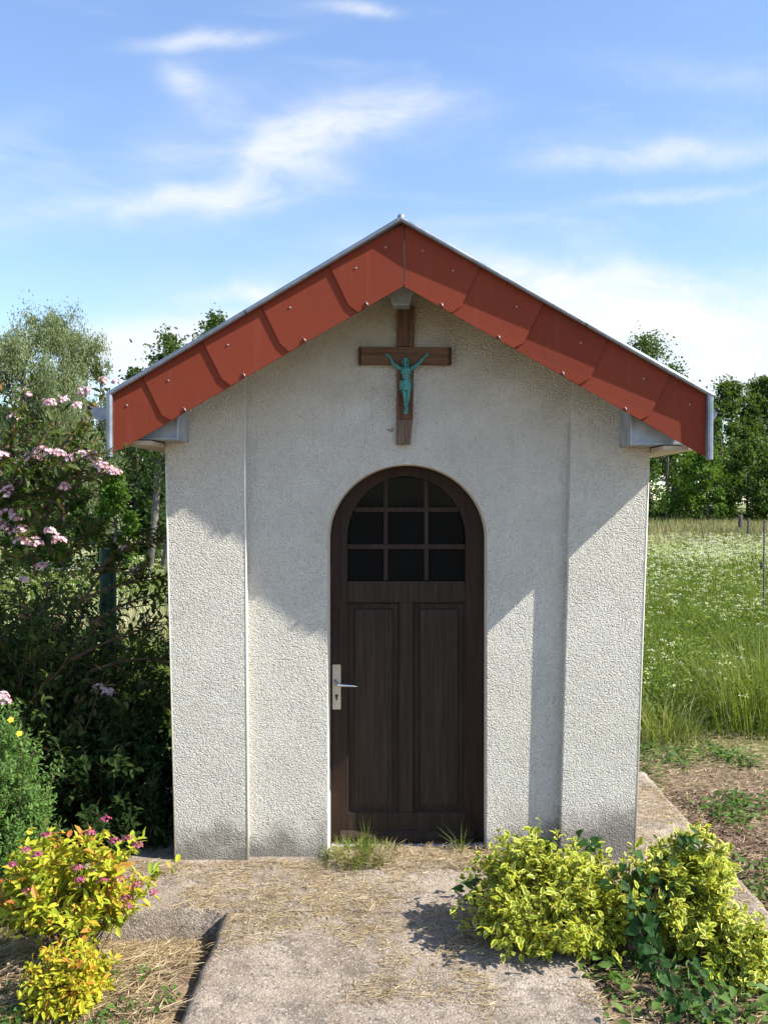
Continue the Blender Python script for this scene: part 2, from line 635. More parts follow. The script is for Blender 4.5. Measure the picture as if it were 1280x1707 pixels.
def m_ground():
    m, t, b, oc, pos = mat('earth and turf', 0.97, 0.1)
    sp = t.n('ShaderNodeSeparateXYZ'); t.t.links.new(pos, sp.inputs[0])
    x, y, z = sp.outputs
    n = t.noise(pos, 3.0, 6, 0.65)
    n2 = t.noise(pos, 40.0, 5, 0.7)
    soil = t.ramp(n2, [(0.3, (0.075, 0.05, 0.035)), (0.5, (0.17, 0.12, 0.08)), (0.72, (0.34, 0.25, 0.15))])
    n3 = t.noise(pos, 0.35, 5, 0.6)
    turf = t.ramp(t.noise(pos, 1.3, 7, 0.7), [(0.3, (0.045, 0.075, 0.02)), (0.5, (0.09, 0.13, 0.035)), (0.72, (0.20, 0.20, 0.08))])
    far = t.ramp(n3, [(0.35, (0.12, 0.16, 0.045)), (0.65, (0.30, 0.27, 0.13))])
    edge = t.m('ADD', y, t.m('MULTIPLY', t.m('SUBTRACT', n, 0.5), 0.9))
    col = t.mix(t.smooth(edge, 1.9, 2.5), soil, turf)
    col = t.mix(t.smooth(y, 25.0, 55.0), col, far)
    t.put(b.inputs['Base Color'], col)
    bump(t, b, n2, 0.9, 0.02)
    return m


def m_plain(name, c0, c1, rough=0.7, scale=20.0, metal=0.0, spec=0.3, bs=0.2, bd=0.002):
    m, t, b, oc, pos = mat(name, rough, spec, metal)
    n = t.noise(pos, scale, 5, 0.6)
    t.put(b.inputs['Base Color'], t.ramp(n, [(0.3, c0), (0.7, c1)]))
    bump(t, b, n, bs, bd)
    return m


M = {}
M['render'] = m_render()
M['bead'] = m_smooth_render()
M['zinc'] = m_zinc()
M['fascia'] = m_fascia()
M['zinc_pale'] = m_plain('pale zinc sheet', (0.27, 0.31, 0.34), (0.45, 0.49, 0.52), 0.5, 12.0, 0.25, 0.5, 0.2, 0.003)
M['door_red'] = m_wood('red brown stained door wood', (0.018, 0.0095, 0.0068), (0.032, 0.0175, 0.0125), (0.050, 0.029, 0.021), 0.5)
M['door_grey'] = m_wood('grey brown stained door wood', (0.020, 0.0125, 0.0088), (0.038, 0.025, 0.0175), (0.062, 0.043, 0.031), 0.65)
M['cross'] = m_wood('brown cross wood', (0.045, 0.025, 0.015), (0.125, 0.068, 0.038), (0.21, 0.125, 0.072), 0.85, grain=1.6, strength=0.8)
M['cross_x'] = m_wood('brown cross bar wood', (0.06, 0.033, 0.019), (0.155, 0.085, 0.047), (0.25, 0.15, 0.088), 0.85, grain=1.6, along='X', strength=0.8)
M['cross_end'] = m_wood('dark end grain', (0.03, 0.014, 0.010), (0.06, 0.026, 0.018), (0.085, 0.04, 0.026), 0.8)
M['weathered'] = m_wood('weathered flaking wood', (0.03, 0.018, 0.013), (0.20, 0.135, 0.095), (0.46, 0.39, 0.33), 0.9, strength=1.0)
M['verdigris'] = m_plain('green patinated bronze', (0.03, 0.13, 0.12), (0.12, 0.38, 0.34), 0.55, 90.0, 0.15, 0.5, 0.6, 0.001)
M['concrete'] = m_concrete()


def m_verdigris():
    m, t, b, oc, pos = mat('green patinated bronze', 0.5, 0.5, 0.2)
    geo = t.n('ShaderNodeNewGeometry')
    n = t.noise(pos, 130.0, 4, 0.6)
    col = t.ramp(n, [(0.3, (0.02, 0.11, 0.10)), (0.55, (0.07, 0.30, 0.27)), (0.75, (0.22, 0.52, 0.46))])
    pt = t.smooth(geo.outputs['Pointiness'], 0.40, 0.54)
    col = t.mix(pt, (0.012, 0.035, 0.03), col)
    t.put(b.inputs['Base Color'], col)
    bump(t, b, n, 0.6, 0.001)
    return m


M['verdigris'] = m_verdigris()
M['sill'] = m_plain('pale sill stone', (0.30, 0.31, 0.33), (0.48, 0.49, 0.50), 0.8, 30.0)
M['ground'] = m_ground()
M['alu'] = m_plain('champagne anodised plate', (0.52, 0.47, 0.36), (0.60, 0.55, 0.43), 0.4, 30.0, 0.4, 0.5, 0.05)
M['chrome'] = m_plain('polished handle metal', (0.55, 0.57, 0.62), (0.68, 0.70, 0.74), 0.22, 30.0, 1.0, 0.5, 0.02)
M['dark'] = m_plain('dark keyhole metal', (0.02, 0.018, 0.015), (0.05, 0.045, 0.04), 0.6)
M['screw'] = m_plain('dull screw metal', (0.28, 0.24, 0.23), (0.42, 0.37, 0.35), 0.35, 40.0, 0.6, 0.5, 0.02)
M['black'] = m_plain('black rubber', (0.01, 0.01, 0.01), (0.02, 0.02, 0.02), 0.5)
M['soffit'] = m_plain('painted soffit timber', (0.46, 0.40, 0.32), (0.56, 0.50, 0.40), 0.8, 14.0)
M['bark'] = m_plain('grey bark', (0.09, 0.075, 0.06), (0.20, 0.17, 0.14), 0.95, 9.0, 0, 0.1, 0.8, 0.03)
M['palebark'] = m_plain('pale grey bark', (0.10, 0.09, 0.075), (0.20, 0.18, 0.15), 0.95, 9.0, 0, 0.1, 0.8, 0.02)
M['darkbark'] = m_plain('dark bark', (0.04, 0.032, 0.025), (0.09, 0.07, 0.055), 0.95, 9.0, 0, 0.1, 0.8, 0.03)
M['stem'] = m_plain('brown shrub stems', (0.07, 0.045, 0.03), (0.17, 0.11, 0.07), 0.9, 30.0, 0, 0.1)
M['greenpost'] = m_plain('dark green painted post', (0.012, 0.045, 0.032), (0.022, 0.065, 0.045), 0.5, 12.0)
M['oldpost'] = m_plain('old grey post wood', (0.07, 0.06, 0.05), (0.16, 0.14, 0.12), 0.95, 20.0)


def m_glass():
    m, t, b, oc, pos = mat('dark window glass', 0.06, 0.06)
    b.inputs['Base Color'].default_value = (0.006, 0.007, 0.007, 1)
    b.inputs['Transmission Weight'].default_value = 0.0
    b.inputs['IOR'].default_value = 1.45
    bump(t, b, t.noise(pos, 5.0, 2), 0.08, 0.01)
    return m


M['glass'] = m_glass()

# ------------------------------------------------------------------ ground, apron slab, path
def gh(x, y):
    """height of the soil"""
    x = np.asarray(x, dtype=float); y = np.asarray(y, dtype=float)
    near = np.clip((3.0 - np.abs(y + 0.2)) / 1.5, 0, 1) * np.clip((4.5 - np.abs(x)) / 1.5, 0, 1)
    h = -0.125 + (fbm(x, y, 3, 1.6) - 0.5) * 0.05 * near + (fbm(x, y, 5, 9.0) - 0.5) * 0.022 * near
    front = np.clip((-0.60 - y) / 0.35, 0, 1)
    h = h + 0.078 * front - 0.03 * np.clip((-1.1 - y) / 0.5, 0, 1)
    # groove along the left edge of the path
    g = np.exp(-((x + 0.84) / 0.022) ** 2) * (0.4 + 1.2 * vnoise(x, y, 44, 4.0)) * np.clip((-0.5 - y) / 0.1, 0, 1)
    h = h - 0.05 * g
    # field lies a touch lower
    h = h - 0.03 * np.clip((y - 3) / 6, 0, 1) + (fbm(x, y, 9, 0.08) - 0.5) * 0.25 * np.clip((y - 8) / 20, 0, 1)
    t_ = np.clip((y - 22) / 50, 0, 1)
    h = h + 0.75 * t_ * t_ * (3 - 2 * t_)
    # under the slab and the path the soil is dug out
    under = (np.abs(x) < 1.58) & (y > -0.5) & (y < 1.45)
    underp = (x > -0.78) & (x < 0.70) & (y < -0.45) & (y > -4)
    h = np.where(under | underp, np.minimum(h, -0.16), h)
    return h


def axis(lo, hi, step, far, grow=1.22):
    a = list(np.arange(lo, hi + 1e-6, step))
    s, v = step, hi
    while v < far:
        s *= grow; v += s; a.append(v)
    s, v = step, lo
    b = []
    while v > -far:
        s *= grow; v -= s; b.append(v)
    return np.array(b[::-1] + a)


gx = axis(-2.9, 2.9, 0.03, 900)
gy = axis(-2.4, 3.2, 0.03, 900)
GX, GY = np.meshgrid(gx, gy)
GZ = gh(GX, GY)
V = np.stack([GX.ravel(), GY.ravel(), GZ.ravel()], 1)
nx, ny = len(gx), len(gy)
idx = np.arange(nx * ny).reshape(ny, nx)
F = np.stack([idx[:-1, :-1].ravel(), idx[:-1, 1:].ravel(), idx[1:, 1:].ravel(), idx[1:, :-1].ravel()], 1)
fast('ground', V, F, M['ground'], smooth=True, kind='structure', label='bare soil bed and field turf reaching to the trees')


def slab(name, x0, x1, y0, y1, ztop, thick, label, step=0.03, seed=1, flush_back=False):
    """concrete slab with worn, uneven edges: grid on top and skirt round it"""
    nxx = int((x1 - x0) / step) + 1
    nyy = int((y1 - y0) / step) + 1
    xs = np.linspace(x0, x1, nxx); ys = np.linspace(y0, y1, nyy)
    A, B = np.meshgrid(xs, ys)
    ex = (fbm(A, B, seed, 7.0) - 0.5) * 0.03
    on_x = (A <= x0 + 1e-6) | (A >= x1 - 1e-6)
    on_y = (B <= y0 + 1e-6) | (B >= y1 - 1e-6)
    if flush_back:
        back = B >= y1 - 1e-6
        on_y = on_y & ~back
    A2 = A + np.where(on_x, ex, 0); B2 = B + np.where(on_y, ex, 0)
    Zt = ztop(A, B) + (fbm(A, B, 6, 5.0) - 0.5) * 0.010
    if name == 'pavement':
        on_y = on_y & ~((A > -0.79) & (A < 0.715) & (B < 0))
        B2 = np.where((A > -0.79) & (A < 0.715) & (B <= y0 + 1e-6), y0, B2)
    Zt = Zt - np.where(on_x | on_y, 0.007 + 0.008 * vnoise(A, B, seed + 9, 22.0), 0)
    top = np.stack([A2.ravel(), B2.ravel(), Zt.ravel()], 1)
    id2 = np.arange(nxx * nyy).reshape(nyy, nxx)
    Fq = [np.stack([id2[:-1, :-1].ravel(), id2[:-1, 1:].ravel(), id2[1:, 1:].ravel(), id2[1:, :-1].ravel()], 1)]
    ring = list(id2[0, :]) + list(id2[1:, -1]) + list(id2[-1, -2::-1]) + list(id2[-2:0:-1, 0])
    ring = np.array(ring)
    low = top[ring].copy(); low[:, 2] -= thick
    n0 = len(top); k = len(ring)
    nxt = (np.arange(k) + 1) % k
    Fq.append(np.stack([ring, n0 + np.arange(k), n0 + nxt, ring[nxt]], 1))
    return fast(name, np.concatenate([top, low]), np.concatenate(Fq), M['concrete'], kind='structure', label=label)


slab('pavement', -1.66, 1.64, -0.56, 1.5, lambda a, b: 0 * a, 0.22, 'concrete apron slab round the foot of the chapel', seed=2)


def pathz(a, b):
    return -0.001 - 0.035 * np.clip((-0.575 - b) / 1.2, 0, 1)


slab('path', -0.81, 0.735, -4.2, -0.563, pathz, 0.2, 'concrete path leading up to the chapel door', seed=12, flush_back=True)

# ------------------------------------------------------------------ chapel
AX = -0.02


def rooftop(x):
    return 3.19 - (0.598 * (AX - x) if x < AX else 0.565 * (x - AX))


def under(x):
    return rooftop(x) - 0.085


chapel = thing('chapel', 'small cream roughcast chapel with red gable boards and arched brown door', 'chapel', (0, 0.65, 0))

YC = 0.043      # plane of the wall between the pilasters
# outline tapers a little towards the foot
def lx(z): return -1.185 - 0.045 * z / 2.1
def rx(z): return 1.185 + 0.070 * z / 2.1
def ljoin(z): return -0.806 - 0.009 * z / 2.1
def rjoin(z): return 0.792 + 0.054 * z / 2.1


def solve_top(fx):
    z = 2.3
    for _ in range(20):
        z = under(fx(z))
    return z


zl, zlj, zr, zrj = [solve_top(f) for f in (lx, ljoin, rx, rjoin)]
MB().prism([(lx(0), -0.05), (ljoin(0), -0.05), (ljoin(zlj), zlj), (lx(zl), zl)], 0.0, 0.25).build('pilaster', M['render'], chapel, bevel=0.007)
MB().prism([(rjoin(0), -0.05), (rx(0), -0.05), (rx(zr), zr), (rjoin(zrj), zrj)], 0.0, 0.25).build('pilaster', M['render'], chapel, bevel=0.007)
# smooth corner beads
for fx_, zt, s in ((lx, zl, 1), (rx, zr, -1), (ljoin, zlj, -1)):
    b_ = MB()
    b_.tube([(fx_(0) + s * 0.004, 0.002, 0.0), (fx_(zt - .35) + s * 0.004, 0.002, zt - .35)], 0.0042, 6)
    b_.build('corner_bead', M['bead'], chapel, smooth=True)

OPL, OPR = -0.402, 0.426
OCX, OA = (OPL + OPR) / 2, (OPR - OPL) / 2
SPR, OB = 1.648, 0.390


def arch(x, a=OA, b_=OB):
    t = max(0.0, 1 - ((x - OCX) / a) ** 2)
    return SPR + b_ * math.sqrt(t)


def archwall(x0f, x1f, y0, y1, name, mt):
    b_ = MB()
    # left and right of the opening
    def quad(p):
        b_.add([(q[0], y0, q[1]) for q in p], [tuple(range(len(p)))])
    th = np.linspace(math.pi, 0, 41)
    xs = [OCX + OA * math.cos(a) for a in th]
    quad([(x0f(0), -0.05), (OPL, -0.05), (OPL, under(OPL)), (x0f(under(x0f(2.8))), under(x0f(2.8)))])
    quad([(OPR, -0.05), (x1f(0), -0.05), (x1f(under(x1f(2.8))), under(x1f(2.8))), (OPR, under(OPR))])
    for i in range(40):
        xa, xb = xs[i], xs[i + 1]
        p = [(xa, arch(xa)), (xb, arch(xb)), (xb, under(xb)), (xa, under(xa))]
        if xa < AX < xb:
            p = [(xa, arch(xa)), (xb, arch(xb)), (xb, under(xb)), (AX, under(AX)), (xa, under(xa))]
        quad(p)
    return b_


b_ = archwall(ljoin, rjoin, YC, 0.22, 'front_wall', M['render'])
b_.build('front_wall', M['render'], chapel)
# reveal (its own softer surface, a hair inside the opening)
b_ = MB()
th = np.linspace(math.pi, 0, 41)
prof = [(OPL, -0.05)] + [(OCX + OA * math.cos(a), SPR + OB * math.sin(a)) for a in th] + [(OPR, -0.05)]
n = len(prof)
b_.add([(x, YC, z) for x, z in prof] + [(x, 0.33, z) for x, z in prof], [(i, i + 1, i + 1 + n, i + n) for i in range(n - 1)])
b_.build('door_reveal', M['bead'], chapel, smooth=True)

# side and back walls
MB().prism([(lx(0), -0.05), (lx(0) + 0.18, -0.05), (lx(0) + 0.18 - 0.045, zl + 0.08), (lx(zl), zl)], 0.2502, 1.30).build('side_wall', M['render'], chapel)
MB().prism([(rx(0) - 0.18, -0.05), (rx(0), -0.05), (rx(zr), zr), (rx(zr) - 0.18, zr + 0.08)], 0.2502, 1.30).build('side_wall', M['render'], chapel)
MB().prism([(lx(0), -0.05), (rx(0), -0.05), (rx(zr), zr), (AX, under(AX)), (lx(zl), zl)], 1.3002, 1.42).build('back_wall', M['render'], chapel)
MB().box(-1.0, 1.0, 0.34, 1.29, 0.004, 0.02).build('floor', M['concrete'], chapel)

# --- roof: two planes of zinc on boards
FY = -0.28
XL, XR = -1.411, 1.461
for side, x_e in ((-1, XL), (1, XR)):
    p = [(AX, rooftop(AX) - 0.018), (x_e, rooftop(x_e) - 0.018), (x_e, rooftop(x_e) - 0.08), (AX, rooftop(AX) - 0.08)]
    if side > 0:
        p = p[::-1]
    deck = MB().prism(p, FY + 0.03, 1.55).build('roof_deck', M['soffit'], chapel)
    n_s = 4
    for k in range(n_s):
        ya, yb = FY + 0.0 + k * 0.45, min(FY + (k + 1) * 0.45 - 0.002, 1.57)
        p2 = [(AX, rooftop(AX) - 0.012), (x_e + side * 0.02, rooftop(x_e) - 0.024), (x_e + side * 0.02, rooftop(x_e) - 0.017), (AX, rooftop(AX) - 0.003)]
        if side > 0:
            p2 = p2[::-1]
        MB().prism(p2[::-1], ya, yb).build('roof_sheet', M['zinc'], chapel)
MB().tube([(AX, FY - 0.035, 3.197), (AX, 1.58, 3.197)], 0.016, 10).build('ridge_cap', M['zinc'], chapel, smooth=True)

# --- verge trims: rolled bead and the strip behind it
def verge(x0, x1):
    p0 = Vector((x0, FY - 0.027, rooftop(x0))); p1 = Vector((x1, FY - 0.027, rooftop(x1)))
    b_ = MB()
    b_.tube([p0, p0.lerp(p1, 0.5), p1], 0.0125, 10)
    s = 1 if x1 > x0 else -1
    v = []
    for x in (x0, x1):
        zt = rooftop(x)
        v += [(x, FY - 0.027, zt + 0.012), (x, FY + 0.03, zt + 0.012), (x, FY + 0.03, zt + 0.0), (x, FY - 0.027, zt + 0.0)]
    f = [(0, 4, 5, 1), (1, 5, 6, 2), (2, 6, 7, 3), (3, 7, 4, 0), (0, 1, 2, 3), (4, 7, 6, 5)]
    b_.add(v, f)
    return b_.build('verge_trim', M['zinc'], chapel)


def seg(a, c, t): return a + (c - a) * t
xm = seg(AX, XL, 0.535)
verge(AX, xm); verge(xm + 0.01, XL - 0.005)
xm = seg(AX, XR, 0.60)
verge(AX, xm); verge(xm - 0.01, XR + 0.005)
# darker turned drop ends
for x, zb in ((-1.409, 2.06), (1.453, 2.046)):
    b_ = MB()
    b_.tube([(x, FY - 0.022, rooftop(x) - 0.002), (x, FY - 0.022, zb)], 0.0165, 10)
    b_.box(x - 0.003, x + 0.003, FY - 0.02, FY + 0.03, zb, rooftop(x) - 0.01)
    b_.build('verge_end', M['zinc'], chapel)


# --- fascia panels
def fz_low(x):
    return 2.878 - (0.579 * (-0.008 - x) if x < -0.008 else 0.5655 * (x + 0.008))


def SX(px): return (px - 675) / 346.9


seams_l = [(549, 449, 582, 511, 597), (437, 517, 468, 574, 483), (339, 574, 371, 632, 386), (240, 632, 271, 692, 287)]
seams_r = [(799, 453, 769, 511, 752), (905, 514, 872, 572, 855), (1011, 572, 983, 631, 962), (1115, 631, 1082, 692, 1065)]


def fascia(side):
    seams = seams_l if side < 0 else seams_r
    n = len(seams) + 1
    for k in range(n):
        # upper end
        if k == 0:
            ux_t = ux_b = -0.004 + side * 0.0035
        else:
            s = seams[k - 1]
            ux_t = SX(s[0]) - side * 0.035; ux_b = SX(s[4]) - side * 0.045
        if k < n - 1:
            s = seams[k]
            lo = [(SX(s[0]), rooftop(SX(s[0])) - 0.006), (SX(s[2]), EYE + (838 - s[3]) / 346.9), (SX(s[4]), fz_low(SX(s[4])))]
        else:
            xe = (XL + 0.012) if side < 0 else (XR - 0.022)
            lo = [(xe, rooftop(xe) - 0.006), (xe, fz_low(xe))]
        poly = lo + [(ux_b, fz_low(ux_b)), (ux_t, rooftop(ux_t) - 0.006)]
        if side < 0:
            pass
        else:
            poly = poly[::-1]
        xu = ux_t; xl_ = lo[0][0]

        def yf(x, z, xu=xu, xl_=xl_):
            # measured along the slope, the lower end stands proud of the next panel
            sd = (x - xu) * side + (rooftop(x) - z) * 0.5
            t = min(1.0, max(0.0, sd / (abs(xl_ - xu) + 1e-6)))
            return FY - 0.0095 * t
        # counter-clockwise seen from -y
        pn = MB().prism(poly, yf, lambda x, z, g=yf: g(x, z) + 0.006).build('fascia_panel', M['fascia'], chapel)
        # screws
        bolts = []
        xb = seg(ux_t, xl_, 0.62 if k else 0.64)
        bolts.append((xb, rooftop(xb) - 0.10))
        if k == 0:
            bolts.append((seg(ux_t, xl_, 0.24), rooftop(seg(ux_t, xl_, 0.24)) - 0.085))
        for bx, bz in bolts:
            y = yf(bx, bz)
            MB().ball((bx, y - 0.001, bz), (0.0052, 0.003, 0.0052), 8, 5).build('screw', M['screw'], pn, smooth=True)
        if k < n - 1:
            hx = seg(ux_b, lo[-1][0], 0.80)
            hz = fz_low(hx) + 0.012
            y = yf(hx, hz)
            MB().tube([(hx - 0.006, y - 0.002, hz + 0.011), (hx + 0.001, y - 0.004, hz), (hx + 0.004, y - 0.002, hz - 0.010)], [0.003, 0.004, 0.003], 6).build('hook', M['screw'], pn, smooth=True)


fascia(-1)
fascia(1)
# timber behind the fascia
for side, x_e in ((-1, XL + 0.03), (1, XR - 0.04)):
    p = [(-0.008, 2.90), (-0.008, 3.10), (x_e, rooftop(x_e) - 0.085), (x_e, fz_low(x_e) + 0.02)]
    if side < 0:
        p = p[::-1]
    MB().prism(p[::-1] if side > 0 else p[::-1], FY + 0.012, FY + 0.035).build('bargeboard', M['soffit'], chapel)

# --- zinc clad purlin ends
def purlin(poly, yfront, yback=YC - 0.002, lip=True):
    o = MB().prism(poly, yfront, yback).build('purlin', M['zinc_pale'], chapel, bevel=0.003)
    return o


zc = EYE + (838 - 508) / 332.5
purlin([(-0.058, zc), (0.024, zc), (0.040, zc + 0.06), (0.040, zc + 0.16), (-0.078, zc + 0.16), (-0.078, zc + 0.06)], -0.10)
MB().prism([(-0.064, zc - 0.003), (-0.058, zc - 0.006), (0.02, zc - 0.006), (0.02, zc + 0.002), (-0.056, zc + 0.002), (-0.074, zc + 0.06), (-0.080, zc + 0.06)], -0.109, -0.1015).build('purlin_lip', M['zinc_pale'], chapel)
# eave purlins: zinc box with a folded lip and recessed face
for side, xi, xo, zb in ((-1, -1.105, -1.36, 2.150), (1, 1.10, 1.40, 2.125)):
    xa, xb_ = (xo, xi) if side < 0 else (xi, xo)
    zt_a = min(rooftop(xa), rooftop(xa)) - 0.09; zt_b = rooftop(xb_) - 0.09
    pu = MB().prism([(xa, zb), (xb_, zb), (xb_, zt_b), (xa, zt_a)], -0.19, -0.003).build('purlin', M['zinc_pale'], chapel)
    b_ = MB()
    b_.box(xa, xb_, -0.21, -0.1905, zb - 0.001, zb + 0.006)
    xw = xi
    b_.box(min(xw, xw - side * -0.007), max(xw, xw - side * -0.007), -0.21, -0.1905, zb + 0.0065, zb + 0.14)
    b_.build('purlin_lip', M['zinc_pale'], chapel)
    # soffit board beyond the wall
    xw2 = lx(2.1) - 0.002 if side < 0 else rx(2.1) + 0.002
    xe = XL + 0.04 if side < 0 else XR - 0.05
    MB().box(min(xw2, xe), max(xw2, xe), FY + 0.05, 1.5, zb - 0.028, zb - 0.008).build('soffit_board', M['soffit'], chapel)
    MB().box(min(xo, xe) if side < 0 else xo - 0.02, max(xo, xe) if side > 0 else xo + 0.02, 0.0, 1.5, zb + 0.0, zb + 0.12).build('eave_board', M['zinc'], chapel)

# --- gutters
for side, xc in ((-1, -1.473), (1, 1.498)):
    b_ = MB()
    r_o, r_i, zc2 = 0.052, 0.048, 2.302
    aa = np.linspace(math.pi, 2 * math.pi, 15)
    ring = [(xc + r_o * math.cos(a), zc2 + 1.2 * r_o * math.sin(a)) for a in aa] + [(xc + r_i * math.cos(a), zc2 + 1.2 * r_i * math.sin(a)) for a in aa[::-1]]
    n = len(ring)
    ya, yb = FY + 0.045 + 0.10 * (side > 0), 1.57
    v = [(x, ya, z) for x, z in ring] + [(x, yb, z) for x, z in ring]
    f = [(i, i + n, (i + 1) % n + n, (i + 1) % n) for i in range(n)]
    b_.add(v, f)
    g = b_.build('gutter', M['zinc'], chapel)
    cap = [(xc + (r_o + 0.001) * math.cos(a), zc2 + 1.2 * (r_o + 0.001) * math.sin(a)) for a in aa]
    MB().prism(cap, ya - 0.003, ya).build('end_cap', M['zinc'], g)
    xbead = xc + side * r_o
    MB().tube([(xbead, ya - 0.012, zc2 - 0.002), (xbead, yb, zc2 - 0.002)], 0.0095, 8).build('bead', M['black'], g, smooth=True)

# ------------------------------------------------------------------ door (part of the chapel)
DY = YC + 0.175          # face of the door leaf
def dX(px): return (px - 675) * (DIST + DY) / FPX
def dZ(py): return EYE + (838 - py) * (DIST + DY) / FPX


door_back = DY + 0.045
b_ = MB()
# solid backing of the lower half, set behind the panels
b_.box(dX(574), dX(780), DY + 0.022, door_back, dZ(1400), dZ(985))
door = b_.build('door', M['door_grey'], chapel, label='dark brown arched door with nine small panes over two panels')
# arched outer stile
xl0, xl1, xr1, xr0 = OPL + 0.004, dX(579), dX(775.5), OPR - 0.004
def ring_poly(a, b, n=32, y0=0, cx=OCX):
    return [(cx + a * math.cos(t), SPR + b * math.sin(t)) for t in np.linspace(math.pi, 0, n + 1)]


outer = ring_poly((xr0 - xl0) / 2, OB - 0.004, cx=(xl0 + xr0) / 2)
inner = ring_poly((xr1 - xl1) / 2, dZ(794) - SPR, cx=(xl1 + xr1) / 2)
b_ = MB()
zb = dZ(1408)
o2 = [(xl0, zb)] + outer + [(xr0, zb)]
i2 = [(xl1, zb)] + inner + [(xr1, zb)]
n = len(o2)
v = [(x, DY, z) for x, z in o2] + [(x, DY, z) for x, z in i2] + [(x, door_back, z) for x, z in o2] + [(x, door_back, z) for x, z in i2]
f = []
for i in range(n - 1):
    f.append((i, i + n, i + 1 + n, i + 1))
    f.append((i + n, i + 3 * n, i + 1 + 3 * n, i + 1 + n))
    f.append((i + 2 * n, i, i + 1, i + 1 + 2 * n))
f = [tuple(reversed(q)) for q in f]
b_.add(v, f)
b_.build('stile', M['door_red'], door, bevel=0.002)
# thin dark rebate frame behind the stile
MB().box(dX(579) + 0.001, dX(775.5) - 0.001, DY + 0.001, door_back - 0.001, dZ(1004), dZ(969)).build('rail', M['door_grey'], door, bevel=0.002)
MB().box(dX(579) + 0.001, dX(775.5) - 0.001, DY + 0.001, door_back - 0.001, dZ(1386), dZ(1357)).build('rail', M['door_grey'], door, bevel=0.002)
MB().box(dX(666), dX(688), DY + 0.002, door_back - 0.001, dZ(1357) + 0.001, dZ(1004) - 0.001).build('stile', M['door_grey'], door, bevel=0.002)
# raised panels: sloping margin and flat field
for xa, xb_ in ((579, 666), (688, 775.5)):
    x0, x1, z0, z1 = dX(xa) + 0.001, dX(xb_) - 0.001, dZ(1357) + 0.001, dZ(1004) - 0.001
    e, g2 = 0.012, 0.036
    loops = [(x0, x1, z0, z1, DY + 0.004), (x0 + e, x1 - e, z0 + e, z1 - e, DY + 0.0215), (x0 + g2, x1 - g2, z0 + g2, z1 - g2, DY + 0.0205),
             (x0 + g2 + 0.004, x1 - g2 - 0.004, z0 + g2 + 0.004, z1 - g2 - 0.004, DY + 0.007)]
    v, f = [], []
    for (a, c, d_, h_, y) in loops:
        v += [(a, y, d_), (c, y, d_), (c, y, h_), (a, y, h_)]
    for k in range(3):
        for i in range(4):
            a = k * 4 + i; c = k * 4 + (i + 1) % 4
            f.append((a, c, c + 4, a + 4))
    f.append((12, 13, 14, 15))
    MB().add(v, f).build('panel', M['door_grey'], door)
# glazing bars
def inx(z):   # half width of the glazed opening at height z
    return (xr1 - xl1) / 2 * math.sqrt(max(0.0, 1 - max(0.0, (z - SPR) / (dZ(794) - SPR)) ** 2))


icx = (xl1 + xr1) / 2
hbars = [(846, 853.5), (907.5, 915.5)]
vbars = [(639.5, 646.5), (707, 714)]
for a, c in vbars:
    xa, xb_ = dX(a), dX(c)
    zt = dZ(800)
    zs = [dZ(968)] + [dZ(c2) for q in reversed(hbars) for c2 in (q[1], q[0])] + [zt]
    for k in range(0, len(zs), 2):
        MB().box(xa, xb_, DY + 0.006, DY + 0.034, zs[k] + 0.0005, zs[k + 1] - 0.0005).build('glazing_bar', M['door_grey'], door, bevel=0.0015)
for a, c in hbars:
    hw = inx(dZ((a + c) / 2))
    MB().box(icx - hw + 0.001, icx + hw - 0.001, DY + 0.005, DY + 0.035, dZ(c), dZ(a)).build('glazing_bar', M['door_grey'], door, bevel=0.0015)
# nine panes
xcuts = [(579, 639.5), (646.5, 707), (714, 775.5)]
zcuts = [(968, 915.5), (907.5, 853.5), (846, 796)]
for zi, (pb, pt) in enumerate(zcuts):
    for xa, xb_ in xcuts:
        x0, x1 = dX(xa), dX(xb_)
        z0, z1 = dZ(pb), dZ(pt)
        pts = []
        K = 8
        lowp = [(x0, z0), (x1, z0)]
        topp = []
        for k in range(K + 1):
            x = seg(x1, x0, k / K)
            q = (x - icx) / ((xr1 - xl1) / 2)
            zz = min(z1, SPR + (dZ(794) - SPR) * math.sqrt(max(0, 1 - q * q)) - 0.001) if abs(q) < 1 else SPR
            topp.append((x, max(zz, z0 + 0.002)))
        MB().prism(lowp + topp, DY + 0.018, DY + 0.023).build('pane', M['glass'], door)
# weather bar
b_ = MB()
x0, x1 = dX(566), dX(790)
b_.add([(x0, DY - 0.030, dZ(1393)), (x0, DY + 0.0, dZ(1386)), (x0, DY + 0.0, dZ(1406)), (x0, DY - 0.030, dZ(1404)),
        (x1, DY - 0.030, dZ(1393)), (x1, DY + 0.0, dZ(1386)), (x1, DY + 0.0, dZ(1406)), (x1, DY - 0.030, dZ(1404))],
       [(0, 4, 5, 1), (0, 3, 7, 4), (3, 2, 6, 7), (0, 1, 2, 3), (4, 7, 6, 5)])
b_.build('weather_bar', M['door_grey'], door, bevel=0.003)
MB().box(OPL + 0.006, OPR - 0.006, DY + 0.004, door_back, dZ(1424), dZ(1408.5)).build('bottom_board', M['door_grey'], door)
